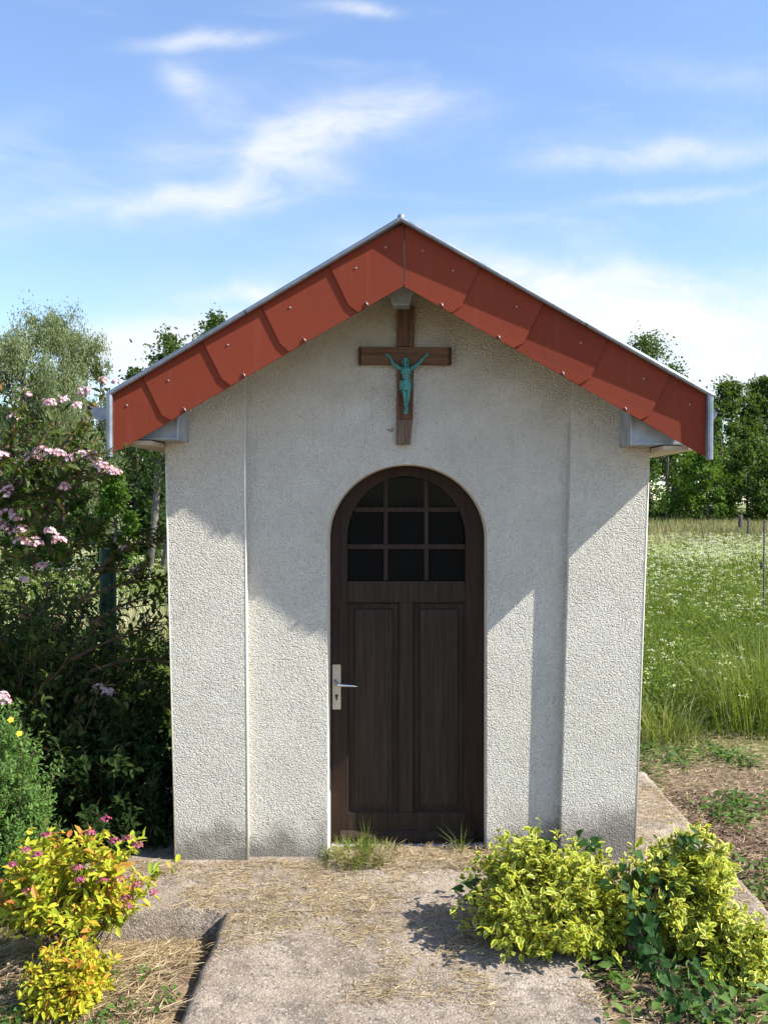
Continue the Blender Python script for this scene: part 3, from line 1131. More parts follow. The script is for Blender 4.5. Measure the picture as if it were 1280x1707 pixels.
# handle plate with rounded ends
px0, px1, pz0, pz1 = dX(554), dX(568), dZ(1183), dZ(1108)
b_ = MB()
rr = 0.005
poly = []
for cx_, cz_, a0 in ((px1 - rr, pz1 - rr, 0), (px0 + rr, pz1 - rr, 90), (px0 + rr, pz0 + rr, 180), (px1 - rr, pz0 + rr, 270)):
    for k in range(4):
        a = R(a0 + 30 * k)
        poly.append((cx_ + rr * math.cos(a), cz_ + rr * math.sin(a)))
b_.prism(poly[::-1][::-1], DY - 0.007, DY - 0.0005)
b_.build('handle_plate', M['alu'], door, bevel=0.001)
hx, hz = dX(560.5), dZ(1135)
b_ = MB()
b_.tube([(hx, DY - 0.007, hz), (hx, DY - 0.022, hz)], 0.0115, 14)
b_.tube([(hx, DY - 0.020, hz), (hx, DY - 0.050, hz - 0.006), (hx + 0.012, DY - 0.056, hz - 0.012), (hx + 0.06, DY - 0.056, hz - 0.016), (dX(597), DY - 0.054, dZ(1141.5))],
        [0.008, 0.008, 0.0085, 0.0072, 0.0045], 10)
b_.build('handle', M['chrome'], door, smooth=True)
b_ = MB()
kx, kz = dX(561), dZ(1160)
b_.tube([(kx, DY - 0.0072, kz), (kx, DY - 0.0095, kz)], 0.0085, 14)
b_.box(kx - 0.0042, kx + 0.0042, DY - 0.0094, DY - 0.0072, kz - 0.024, kz - 0.004)
b_.build('keyhole', M['dark'], door)
# sill stone under the door
MB().box(OPL + 0.008, OPR - 0.008, DY - 0.06, DY + 0.06, 0.006, dZ(1425)).build('threshold', M['sill'], chapel, bevel=0.004)

# ------------------------------------------------------------------ crucifix on the gable
cross = thing('crucifix', 'brown wooden crucifix with a green bronze figure fixed under the ridge of the gable', 'crucifix', (0.005, YC, 2.6))
def cX(px, y=0.02): return (px - 675) * (DIST + y) / FPX
def cZ(py, y=0.02): return EYE + (838 - py) * (DIST + y) / FPX


YB = YC - 0.002
zbar0, zbar1 = cZ(607.5), cZ(579)
MB().prism([(cX(661.5), zbar1 + 0.001), (cX(690), zbar1 + 0.001), (cX(691), cZ(512)), (cX(661.5), cZ(512))], YB - 0.030, YB).build('upright_beam', M['cross'], cross, bevel=0.002)
MB().prism([(cX(661), cZ(700)), (cX(688), cZ(700)), (cX(689.5), zbar0 - 0.001), (cX(661.5), zbar0 - 0.001)], YB - 0.030, YB).build('upright_beam', M['cross'], cross, bevel=0.002)
MB().prism([(cX(660), cZ(741)), (cX(683.5), cZ(741)), (cX(688), cZ(700.3)), (cX(661), cZ(700.3))], YB - 0.0297, YB).build('upright_beam', M['weathered'], cross, label='flaking lower end of the upright beam', bevel=0.002)
MB().prism([(cX(602), zbar0 - 0.001), (cX(747), zbar0 - 0.004), (cX(747), zbar1 - 0.003), (cX(602), zbar1)], YB - 0.033, YB).build('cross_beam', M['cross_x'], cross, bevel=0.002)
for a, c in ((598, 601.7), (747.3, 752)):
    MB().prism([(cX(a), zbar0 - 0.003), (cX(c), zbar0 - 0.003), (cX(c), zbar1 - 0.001), (cX(a), zbar1 - 0.001)], YB - 0.031, YB).build('beam_end', M['cross_end'], cross, bevel=0.002)
MB().tube([(cX(676), YB - 0.0293, cZ(734)), (cX(676), YB - 0.0325, cZ(734))], 0.005, 10).build('screw_head', M['dark'], cross)
MB().tube([(cX(676.5), YB - 0.0295, cZ(535)), (cX(676.5), YB - 0.0325, cZ(535))], 0.0035, 10).build('screw_head', M['dark'], cross)


def ctube(b_, pts, rad, seg_=10):
    b_.tube(pts, rad, seg_)
    for p, r_ in zip(pts, rad):
        b_.ball(p, r_ * 0.98, 10, 8)


def corpus():
    """bronze body, 0.3 m high, grown together from overlapping volumes by a voxel remesh"""
    y0 = YB - 0.040
    def P(px, py, dy=0.0):
        return Vector((cX(px, -0.01), y0 - dy, cZ(py, -0.01)))
    b_ = MB()
    # trunk: chest, ribs, waist, hips
    b_.ball(P(676.5, 619, 0.012), (0.0285, 0.016, 0.026), 14, 12)
    b_.ball(P(671.5, 617.5, 0.017), (0.0135, 0.011, 0.012), 10, 8)
    b_.ball(P(681.5, 617.5, 0.017), (0.0135, 0.011, 0.012), 10, 8)
    b_.ball(P(677, 628, 0.011), (0.0215, 0.0145, 0.024), 12, 10)
    b_.ball(P(677, 636, 0.009), (0.0195, 0.0135, 0.018), 12, 10)
    b_.ball(P(676, 643, 0.010), (0.0235, 0.015, 0.018), 12, 10)
    # shoulders, arms
    for s, hx_, hz_ in ((-1, 644, 591), (1, 713.5, 590)):
        sh = P(676.5 + s * 9.5, 614.5, 0.010)
        el = P(676.5 + s * 21.0, 606.5, 0.004) if s < 0 else P(676.5 + s * 22.0, 605.5, 0.004)
        wr = P(hx_ - s * 5.5, hz_ + 4.0, -0.002)
        pts = [sh, sh.lerp(el, 0.45) + Vector((0, -0.001, -0.001)), el, el.lerp(wr, 0.35), wr]
        ctube(b_, pts, [0.0112, 0.0098, 0.0076, 0.0082, 0.0048])
        # hand: palm, four fingers curled, thumb
        hd = P(hx_, hz_, -0.003)
        pal = wr.lerp(hd, 0.6)
        ctube(b_, [wr, pal], [0.0050, 0.0064])
        dr_ = (hd - wr).normalized()
        side = Vector((dr_.z, 0, -dr_.x))
        for k, ln in enumerate((0.010, 0.012, 0.0115, 0.009)):
            o = pal + side * (0.0042 - 0.0028 * k)
            mid = o + dr_ * ln * 0.7
            tip = mid + dr_ * ln * 0.4 + Vector((0, -0.0045, 0))
            ctube(b_, [o, mid, tip], [0.0021, 0.0019, 0.0015], 6)
        o = wr.lerp(pal, 0.4) + side * 0.004
        ctube(b_, [o, o + side * 0.005 + dr_ * 0.003, o + side * 0.005 + dr_ * 0.008], [0.0022, 0.002, 0.0016], 6)
    # neck and bowed head
    hc = P(675.8, 603.5, 0.020)
    ctube(b_, [P(677, 613, 0.012), hc], [0.0095, 0.009])
    b_.ball(hc, (0.0130, 0.0145, 0.0180), 14, 12, Matrix.Rotation(R(14), 3, 'X') @ Matrix.Rotation(R(10), 3, 'Y'))
    fc = hc + Vector((0.001, -0.013, -0.004))
    b_.ball(fc + Vector((0, -0.0025, 0)), (0.0020, 0.0035, 0.0048), 8, 6)           # nose
    b_.ball(fc + Vector((0, 0.0005, 0.0055)), (0.0085, 0.0022, 0.0016), 8, 6)       # brow
    b_.ball(fc + Vector((0, 0.0012, -0.0068)), (0.0042, 0.0022, 0.0014), 8, 6)      # mouth
    b_.ball(fc + Vector((0, 0.0025, -0.0125)), (0.0065, 0.0055, 0.0065), 8, 6)      # beard
    for s in (-1, 1):
        b_.ball(fc + Vector((s * 0.0045, 0.0012, 0.0022)), (0.0020, 0.0016, 0.0013), 8, 6)   # eye lids
        b_.ball(hc + Vector((s * 0.0128, 0.002, -0.002)), (0.0018, 0.0035, 0.0048), 8, 6)    # ears
    # legs: thighs together, knees bent forward to one side, shins crossing
    hip_l, hip_r = P(671.8, 646, 0.010), P(680.8, 646, 0.010)
    kn_l, kn_r = P(674.5, 660.5, 0.020), P(680.5, 661, 0.018)
    an_l, an_r = P(675.2, 676, 0.006), P(677.8, 676.5, 0.009)
    ctube(b_, [hip_l, hip_l.lerp(kn_l, .5), kn_l, kn_l.lerp(an_l, .35), an_l], [0.0145, 0.0125, 0.0092, 0.0098, 0.0055])
    ctube(b_, [hip_r, hip_r.lerp(kn_r, .5), kn_r, kn_r.lerp(an_r, .35), an_r], [0.0145, 0.0125, 0.0092, 0.0098, 0.0055])
    ctube(b_, [an_l, P(675.8, 681, 0.012), P(676.2, 684.0, 0.017)], [0.0056, 0.0058, 0.0042])
    ctube(b_, [an_r, P(677.3, 680.5, 0.016), P(677.3, 683.5, 0.021)], [0.0056, 0.0058, 0.0042])
    me = mesh_from(b_.v, b_.f)
    tmp = bpy.data.objects.new('tmp', me)
    C.objects.link(tmp)
    rm = tmp.modifiers.new('r', 'REMESH')
    rm.mode = 'VOXEL'
    rm.voxel_size = 0.0013
    sm = tmp.modifiers.new('s', 'SMOOTH')
    sm.factor = 0.5
    sm.iterations = 2
    dg = bpy.context.evaluated_depsgraph_get()
    res = bpy.data.meshes.new_from_object(tmp.evaluated_get(dg))
    bpy.data.objects.remove(tmp)
    Vv = np.array([v_.co[:] for v_ in res.vertices])
    Ff = [tuple(p.vertices) for p in res.polygons]
    o = obj('figure', Vv, Ff, M['verdigris'], cross, label='green patinated bronze figure with outstretched arms', smooth=True)
    # hair
    h = MB()
    for k in range(26):
        a = R(-10 + 200 * k / 25.0)
        top = hc + Vector((0.010 * math.cos(a), 0.004 + 0.008 * abs(math.sin(a)) - 0.004, 0.014))
        m1 = hc + Vector((0.0155 * math.cos(a), 0.010 * math.sin(a), 0.004))
        m2 = hc + Vector((0.0165 * math.cos(a), 0.010 * math.sin(a), -0.010))
        m3 = hc + Vector((0.0135 * math.cos(a) + 0.001, 0.008 * math.sin(a) - 0.002, -0.024))
        h.tube([top, m1, m2, m3], [0.0025, 0.0032, 0.003, 0.0016], 6)
    h.ball(hc + Vector((0, 0.001, 0.010)), (0.0138, 0.0142, 0.011), 12, 8)
    h.build('hair', M['verdigris'], o, smooth=True)
    # loincloth with folds and hanging knot
    c = MB()
    nseg, nr = 40, 9
    v = []
    for j in range(nr):
        t = j / (nr - 1)
        py = 634 + 18.5 * t
        cc = P(676 + 0.3 * t, py, 0.010)
        for i in range(nseg):
            a = 2 * math.pi * i / nseg
            fold = 1 + 0.07 * math.sin(9 * a + 5 * t) + 0.05 * math.sin(17 * a - 7 * t)
            ra = (0.0235 + 0.006 * math.sin(math.pi * min(1, t * 1.1))) * fold
            rb = (0.0175 + 0.003 * t) * fold
            v.append((cc.x + ra * math.cos(a), cc.y + rb * math.sin(a), cc.z - 0.004 * math.sin(a + 0.6) * t + 0.005 * math.cos(a) * (1 - t)))
    f = [(j * nseg + i, j * nseg + (i + 1) % nseg, (j + 1) * nseg + (i + 1) % nseg, (j + 1) * nseg + i) for j in range(nr - 1) for i in range(nseg)]
    c.add(v, [q[::-1] for q in f])
    kn = P(668.5, 637, 0.016)
    c.ball(kn, (0.0075, 0.007, 0.007), 10, 8)
    for k in range(4):
        c.tube([kn, kn + Vector((-0.004 + 0.002 * k, -0.001, -0.018)), kn + Vector((-0.006 + 0.004 * k, 0.0, -0.044 + 0.004 * k))], [0.004, 0.0038, 0.0026], 6)
    c.build('loincloth', M['verdigris'], o, smooth=True)
    # foot plate
    MB().prism([(cX(673.5), cZ(690.5)), (cX(680), cZ(690.5)), (cX(680.3), cZ(674)), (cX(673), cZ(674))], YB - 0.037, YB - 0.0305).build('foot_plate', M['verdigris'], cross, bevel=0.001)
    MB().tube([(cX(676.6), YB - 0.0372, cZ(684.5)), (cX(676.6), YB - 0.039, cZ(684.5))], 0.0026, 8).build('nail', M['dark'], cross)


corpus()

# ------------------------------------------------------------------ vegetation materials
M['willow'] = leafmat('silver green willow leaves', [(0.0, (0.12, 0.155, 0.06)), (0.5, (0.24, 0.28, 0.13)), (1.0, (0.40, 0.44, 0.26))], 0.4, tcol=(0.3, 0.4, 0.12))
M['midleaf'] = leafmat('mid green leaves', [(0.0, (0.025, 0.055, 0.010)), (0.5, (0.055, 0.105, 0.018)), (1.0, (0.11, 0.18, 0.035))], 0.35)
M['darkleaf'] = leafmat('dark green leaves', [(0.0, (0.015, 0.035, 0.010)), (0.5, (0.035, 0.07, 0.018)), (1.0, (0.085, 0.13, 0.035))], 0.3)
M['shade'] = leafmat('shade darkened leaves', [(0.0, (0.010, 0.024, 0.006)), (0.5, (0.020, 0.042, 0.010)), (1.0, (0.045, 0.07, 0.02))], 0.2, 0.8, spec=0.1)  # leaf colour itself darkened to deepen the shade left of the chapel
M['brightleaf'] = leafmat('fresh bright green leaves', [(0.0, (0.045, 0.11, 0.010)), (0.5, (0.09, 0.19, 0.018)), (1.0, (0.17, 0.29, 0.04))], 0.4)
M['meadow'] = leafmat('meadow grass', [(0.0, (0.05, 0.095, 0.014)), (0.45, (0.14, 0.22, 0.026)), (0.78, (0.25, 0.32, 0.055)), (0.9, (0.40, 0.38, 0.13)), (1.0, (0.56, 0.47, 0.25))], 0.4, tcol=(0.34, 0.40, 0.03))
M['farmeadow'] = leafmat('ripe far meadow grass', [(0.0, (0.17, 0.18, 0.06)), (0.5, (0.33, 0.28, 0.13)), (1.0, (0.48, 0.38, 0.22))], 0.3)
M['straw'] = leafmat('dry straw', [(0.0, (0.18, 0.115, 0.055)), (0.5, (0.44, 0.32, 0.17)), (1.0, (0.76, 0.62, 0.40))], 0.15, tcol=(0.5, 0.4, 0.2))
M['chips'] = leafmat('brown bark chips and leaf litter', [(0.0, (0.07, 0.035, 0.025)), (0.6, (0.19, 0.11, 0.075)), (1.0, (0.46, 0.34, 0.24))], 0.05, tcol=(0.3, 0.2, 0.1))
M['paleheads'] = leafmat('pale ripe grass heads', [(0.0, (0.38, 0.33, 0.15)), (1.0, (0.66, 0.60, 0.34))], 0.3, tcol=(0.6, 0.55, 0.3))
M['white_flower'] = leafmat('cream white umbels', [(0.0, (0.48, 0.52, 0.14)), (0.6, (0.72, 0.70, 0.34)), (1.0, (0.84, 0.84, 0.72))], 0.25, tcol=(0.7, 0.75, 0.4))
M['pink'] = leafmat('pink petals', [(0.0, (0.62, 0.25, 0.30)), (0.35, (0.78, 0.50, 0.54)), (1.0, (0.86, 0.76, 0.74))], 0.3, tcol=(0.8, 0.4, 0.5))
M['magenta'] = leafmat('magenta pink florets', [(0.0, (0.28, 0.035, 0.09)), (0.5, (0.48, 0.09, 0.19)), (1.0, (0.62, 0.22, 0.33))], 0.2, tcol=(0.6, 0.1, 0.2))
M['yellow'] = leafmat('yellow petals', [(0.0, (0.80, 0.60, 0.03)), (1.0, (0.85, 0.72, 0.08))], 0.3, tcol=(0.8, 0.7, 0.05))
M['weigela'] = leafmat('weigela leaves, some reddening', [(0.0, (0.018, 0.036, 0.008)), (0.45, (0.04, 0.068, 0.013)), (0.8, (0.09, 0.125, 0.025)), (0.93, (0.18, 0.14, 0.045)), (1.0, (0.32, 0.13, 0.07))], 0.3)
M['potentilla'] = leafmat('fine fresh green leaves', [(0.0, (0.05, 0.12, 0.03)), (0.5, (0.12, 0.24, 0.05)), (1.0, (0.22, 0.36, 0.09))], 0.35)
M['euonymus'] = leafmat('yellow edged green leaves', [(0.0, (0.44, 0.42, 0.03)), (0.5, (0.68, 0.63, 0.05)), (1.0, (0.80, 0.74, 0.18))], 0.25, 0.45, edge=(0.12, 0.22, 0.025), tcol=(0.6, 0.65, 0.06))
M['spirea'] = leafmat('golden leaves', [(0.0, (0.14, 0.26, 0.02)), (0.35, (0.38, 0.44, 0.03)), (0.72, (0.62, 0.58, 0.045)), (0.86, (0.66, 0.42, 0.05)), (1.0, (0.50, 0.13, 0.05))], 0.3, tcol=(0.65, 0.65, 0.03))
M['spirea2'] = leafmat('golden leaves flushed orange', [(0.0, (0.20, 0.30, 0.02)), (0.35, (0.45, 0.47, 0.03)), (0.7, (0.62, 0.54, 0.04)), (0.88, (0.60, 0.30, 0.04)), (1.0, (0.42, 0.11, 0.03))], 0.3, tcol=(0.65, 0.55, 0.03))
M['bindweed'] = leafmat('dark bindweed leaves', [(0.0, (0.014, 0.045, 0.010)), (0.6, (0.03, 0.085, 0.018)), (1.0, (0.06, 0.14, 0.035))], 0.25, spec=0.15)
M['weed'] = leafmat('green weeds', [(0.0, (0.04, 0.09, 0.015)), (0.5, (0.09, 0.18, 0.03)), (1.0, (0.17, 0.28, 0.06))], 0.35)


# ------------------------------------------------------------------ trees
def tree(name, x, y, height, cr, leaf, mt, label, n=9000, seed=0, lean=(0, 0), trunk_r=None, bark='bark', low=0.22, style='round', group=None, cat='tree', clumps=46, wide=1.0):
    rng = np.random.default_rng(seed)
    base = Vector((x, y, float(gh(x, y)) - 0.1))
    t = thing(name, label, cat, base, group)
    tr = MB()
    trunk_r = trunk_r or height * 0.018
    npt = 7
    axis_pts = []
    for i in range(npt):
        f = i / (npt - 1)
        axis_pts.append(base + Vector((lean[0] * f + rng.normal() * 0.02 * height * f, lean[1] * f + rng.normal() * 0.02 * height * f, height * 0.86 * f)))
    tr.tube(axis_pts, [trunk_r * (1 - 0.85 * i / (npt - 1)) for i in range(npt)], 7)
    cents = []
    for k in range(clumps):
        f = low + (0.97 - low) * ((k + rng.random()) / clumps)
        i = min(npt - 2, int(f * (npt - 1) / 1.0 * 0.98))
        p = axis_pts[i].lerp(axis_pts[i + 1], f * (npt - 1) - i if f * (npt - 1) - i <= 1 else 1)
        prof = math.sin(math.pi * min(1, max(0.05, (f - low * 0.6) / (1.0 - low * 0.6))) ** 0.75) ** 0.7
        if style == 'willow':
            prof = 0.55 + 0.5 * math.sin(math.pi * f)
        a = rng.random() * 2 * math.pi
        rad = cr * prof * (0.35 + 0.65 * rng.random() ** 0.5)
        e = p + Vector((math.cos(a) * rad * wide, math.sin(a) * rad, (rng.random() * 0.35 + 0.05) * rad))
        e.z = min(e.z, base.z + height * 0.97)
        m = p.lerp(e, 0.5) + Vector((0, 0, -0.08 * rad))
        r0 = trunk_r * (0.30 * (1 - f) + 0.08)
        tr.tube([p, m, e], [r0, r0 * 0.7, r0 * 0.25], 5)
        cents.append((e, cr * (0.20 + 0.17 * rng.random())))
        cents.append((m.lerp(e, 0.4) + Vector((0, 0, 0.1 * rad)), cr * 0.18))
    tr.build('trunk', M[bark], t, smooth=True, origin=base)
    per = max(1, n // len(cents))
    Ps, rn, Ds = [], [], []
    for c, rad in cents:
        # small twig clusters within the clump give an uneven outline
        nc = 7
        tw = rdirs(nc, rng) * rad * (0.35 + 0.75 * rng.random((nc, 1)))
        tone = rng.random() * 0.35
        for q in range(nc):
            k = per // nc + 1
            if style == 'willow':
                o = rng.normal(size=(k, 3)) * np.array([0.20, 0.20, 0.36]) * rad
                d = np.stack([rng.normal(0, .35, k), rng.normal(0, .35, k), -0.8 + rng.normal(0, .5, k)], 1)
            else:
                o = rng.normal(size=(k, 3)) * rad * 0.27
                d = rdirs(k, rng) + np.array([0, 0, -0.2])
            Ps.append(np.array(c)[None] + tw[q][None] + o)
            Ds.append(d)
            rn.append(np.clip(tone + rng.random(k) * 0.55 + rng.normal() * 0.08, 0, 1))
    P = np.concatenate(Ps); D = np.concatenate(Ds); rn = np.concatenate(rn)
    n_ = len(P)
    ratio = 0.32 if style == 'willow' else 0.62
    Lf = leaf * rng.uniform(0.6, 1.35, n_)
    Vv, Ff, at, ed = leaves_geo(P, D, rdirs(n_, rng), Lf, Lf * ratio, rn, T_DIAMOND)
    fast('crown', Vv, Ff, M[mt], t, {'rnd': at}, origin=tuple(base), kind='stuff')
    return t


def tree_px(px, top, D, crpx, **kw):
    p = W(px, 838, D)
    h = EYE + (838 - top + (0 if kw.get('style') == 'willow' else 46)) * D / FPX + 0.2
    return tree(kw.pop('name', 'tree'), p.x, p.y, h, crpx * D / FPX, **kw)


far = 'trees along the far edge of the meadow'
lf = 'trees beyond the left side of the meadow'
# right hand tree line
tree_px(1080, 572, 78, 84, leaf=0.26, mt='midleaf', label='tall tree whose ragged top shows above the right slope of the roof', n=14000, seed=21, group=far)
tree_px(1122, 628, 76, 46, leaf=0.24, mt='midleaf', label='smaller treetop sloping down to the right of the ragged one above the roof', n=9000, seed=31, group=far)
tree_px(1150, 668, 66, 62, leaf=0.28, mt='midleaf', label='mid green tree right beside the chapel, under the right end of the eave', n=9000, seed=22, group=far, low=0.1)
tree_px(1216, 655, 70, 50, leaf=0.24, mt='midleaf', label='round topped tree just right of the eave end', n=13000, seed=23, group=far, low=0.18, bark='darkbark')
tree_px(1262, 652, 72, 46, leaf=0.24, mt='midleaf', label='open tree at the right edge of the view with sky showing through it', n=11000, seed=24, group=far, low=0.2)
tree_px(1310, 640, 72, 60, leaf=0.3, mt='midleaf', label='green tree cut by the right edge of the view', n=7000, seed=25, group=far)
tree_px(1110, 742, 58, 60, leaf=0.2, mt='brightleaf', name='bush', label='bright green bush against the right wall of the chapel at the far meadow edge', n=8000, seed=26, group='bushes at the far meadow edge', low=0.02, cat='bush', wide=1.2)
tree_px(1178, 786, 57, 40, leaf=0.2, mt='brightleaf', name='bush', label='low bright bush at the foot of the mid green tree', n=5000, seed=27, group='bushes at the far meadow edge', low=0.02, cat='bush', wide=1.4)
tree_px(1245, 772, 58, 50, leaf=0.2, mt='midleaf', name='bush', label='green bush under the tall trees near the right edge', n=9000, seed=28, group='bushes at the far meadow edge', low=0.02, cat='bush', wide=1.3)
tree_px(1200, 730, 62, 36, leaf=0.22, mt='midleaf', name='bush', label='taller green bush between the round topped tree and the low bright bush', n=5000, seed=29, group='bushes at the far meadow edge', low=0.05, cat='bush', wide=1.1)
tree_px(1300, 790, 57, 50, leaf=0.2, mt='midleaf', name='bush', label='green bush cut by the right edge of the view', n=4000, seed=30, group='bushes at the far meadow edge', low=0.02, cat='bush', wide=1.4)
# some of the line stands behind the chapel
for i, (px, tp) in enumerate(((1040, 640), (960, 640), (870, 650), (780, 640), (690, 650), (600, 650), (520, 640), (440, 640))):
    tree_px(px, tp, 74, 66, leaf=0.45, mt='darkleaf', label='dark tree of the far line, %s of the eight behind the chapel' % ('first from the right', 'second from the right', 'third from the right', 'fourth from the right', 'fourth from the left', 'third from the left', 'second from the left', 'first from the left')[i], n=2500, seed=40 + i, group=far, low=0.05)
# left side
tree_px(44, 465, 27, 108, leaf=0.10, mt='willow', name='willow_tree', label='tall silvery willow at the left edge of the view', n=85000, seed=51, group=lf, style='willow', low=0.16, clumps=85, bark='bark')
tree_px(146, 498, 29, 60, leaf=0.10, mt='willow', name='willow_tree', label='narrower silvery willow just left of the roof end', n=42000, seed=52, group=lf, style='willow', low=0.16, clumps=60)
tree_px(-70, 530, 26, 70, leaf=0.15, mt='willow', name='willow_tree', label='silvery willow just outside the left edge', n=9000, seed=53, group=lf, style='willow', low=0.16, clumps=40)
tree_px(356, 512, 46, 50, leaf=0.17, mt='midleaf', label='green tree whose pointed top shows above the left slope of the roof', n=9000, seed=54, group=lf)
tree_px(285, 548, 42, 60, leaf=0.16, mt='midleaf', label='thin topped tree left of the pointed one over the roof slope', n=9000, seed=55, group=lf, low=0.1, bark='darkbark')
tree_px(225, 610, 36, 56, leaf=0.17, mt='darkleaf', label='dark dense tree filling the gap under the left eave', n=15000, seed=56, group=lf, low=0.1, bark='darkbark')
tree_px(262, 690, 26, 30, leaf=0.13, mt='darkleaf', label='dark tree with leaning pale trunk by the left wall of the chapel', n=7000, seed=57, group=lf, low=0.45, lean=(1.2, 0), trunk_r=0.24)
tree_px(95, 700, 33, 90, leaf=0.17, mt='midleaf', label='low green tree in front of the willows', n=13000, seed=58, group=lf, low=0.06)
tree_px(10, 690, 31, 90, leaf=0.17, mt='midleaf', label='low green tree at the left edge below the tall willow', n=9000, seed=59, group=lf, low=0.06)
tree_px(190, 790, 20, 36, leaf=0.09, mt='brightleaf', name='bush', label='bright green bush at the end of the left field', n=9000, seed=60, group='bushes at the end of the left field', low=0.02, cat='bush', wide=1.1)
tree_px(105, 776, 20, 46, leaf=0.10, mt='midleaf', name='bush', label='broad leafy green bush behind the pink flowering shrub', n=8000, seed=61, group='bushes at the end of the left field', low=0.02, cat='bush', wide=1.2)
tree_px(258, 800, 22, 34, leaf=0.10, mt='darkleaf', name='bush', label='dark bush beside the left wall of the chapel', n=6000, seed=62, group='bushes at the end of the left field', low=0.02, cat='bush', wide=1.1)
tree_px(20, 790, 19, 52, leaf=0.10, mt='midleaf', name='bush', label='green bush at the left edge of the field', n=6000, seed=63, group='bushes at the end of the left field', low=0.02, cat='bush', wide=1.2)


for a_, b__, dd_, rr_, lb in (((243, 850), (268, 740), 18, .085, 'leaning pale trunk left of the chapel wall, the more fully visible of the two'), ((262, 853), (300, 770), 18.6, .07, 'second leaning pale trunk, half behind the left wall of the chapel')):
    p0, p1 = W(a_[0], a_[1], dd_), W(b__[0], b__[1], dd_)
    p0.z = float(gh(p0.x, p0.y)) - .1
    o = thing('leaning_tree', lb, 'tree', p0, 'leaning trunks at the end of the left field')
    dv_ = p1 - p0
    MB().tube([p0, p0 + dv_ * .5 + Vector((.03, 0, 0)), p1, p1 + dv_ * .35 + Vector((.05, 0, .05))], [rr_, rr_ * .9, rr_ * .8, rr_ * .4], 8).build('trunk', M['palebark'], o, smooth=True, origin=p0)
    rg = np.random.default_rng(int(dd_ * 10)); nn_ = 3500
    cs = np.array([tuple(p1 + dv_ * f + Vector((rg.normal() * .4, rg.normal() * .4, rg.normal() * .3))) for f in np.linspace(-.05, .35, 12)])
    Pl = cs[rg.integers(0, 12, nn_)] + rg.normal(size=(nn_, 3)) * .32
    g_ = leaves_geo(Pl, rdirs(nn_, rg), rdirs(nn_, rg), .09 * rg.uniform(.6, 1.3, nn_), .055, rg.random(nn_), T_DIAMOND)
    fast('crown', g_[0], g_[1], M['darkleaf'], o, {'rnd': g_[2]}, origin=tuple(p0), kind='stuff')

for i, px in enumerate((-40, 30, 100, 165, 225, 275)):
    tree_px(px, 770 - 25 * (i % 2), 48 + 2 * (i % 3), 52, leaf=0.24, mt='darkleaf', name='bush', label='dark bush of the far hedge on the left, %s from the left edge' % ('outermost', 'second', 'third', 'fourth', 'fifth', 'sixth')[i], n=4500, seed=80 + i, group='bushes of the far hedge on the left', low=0.02, cat='bush', wide=1.3)

# ------------------------------------------------------------------ meadow
def wedge(n, d0, d1, u0, u1, rng, power=1.0):
    d = d0 + (d1 - d0) * rng.random(n) ** power
    u = rng.uniform(u0, u1, n)
    x = u * d
    y = d - DIST
    return x, y


def on_ground(x, y, up=0.0):
    return np.stack([x, y, gh(x, y) + up], 1)


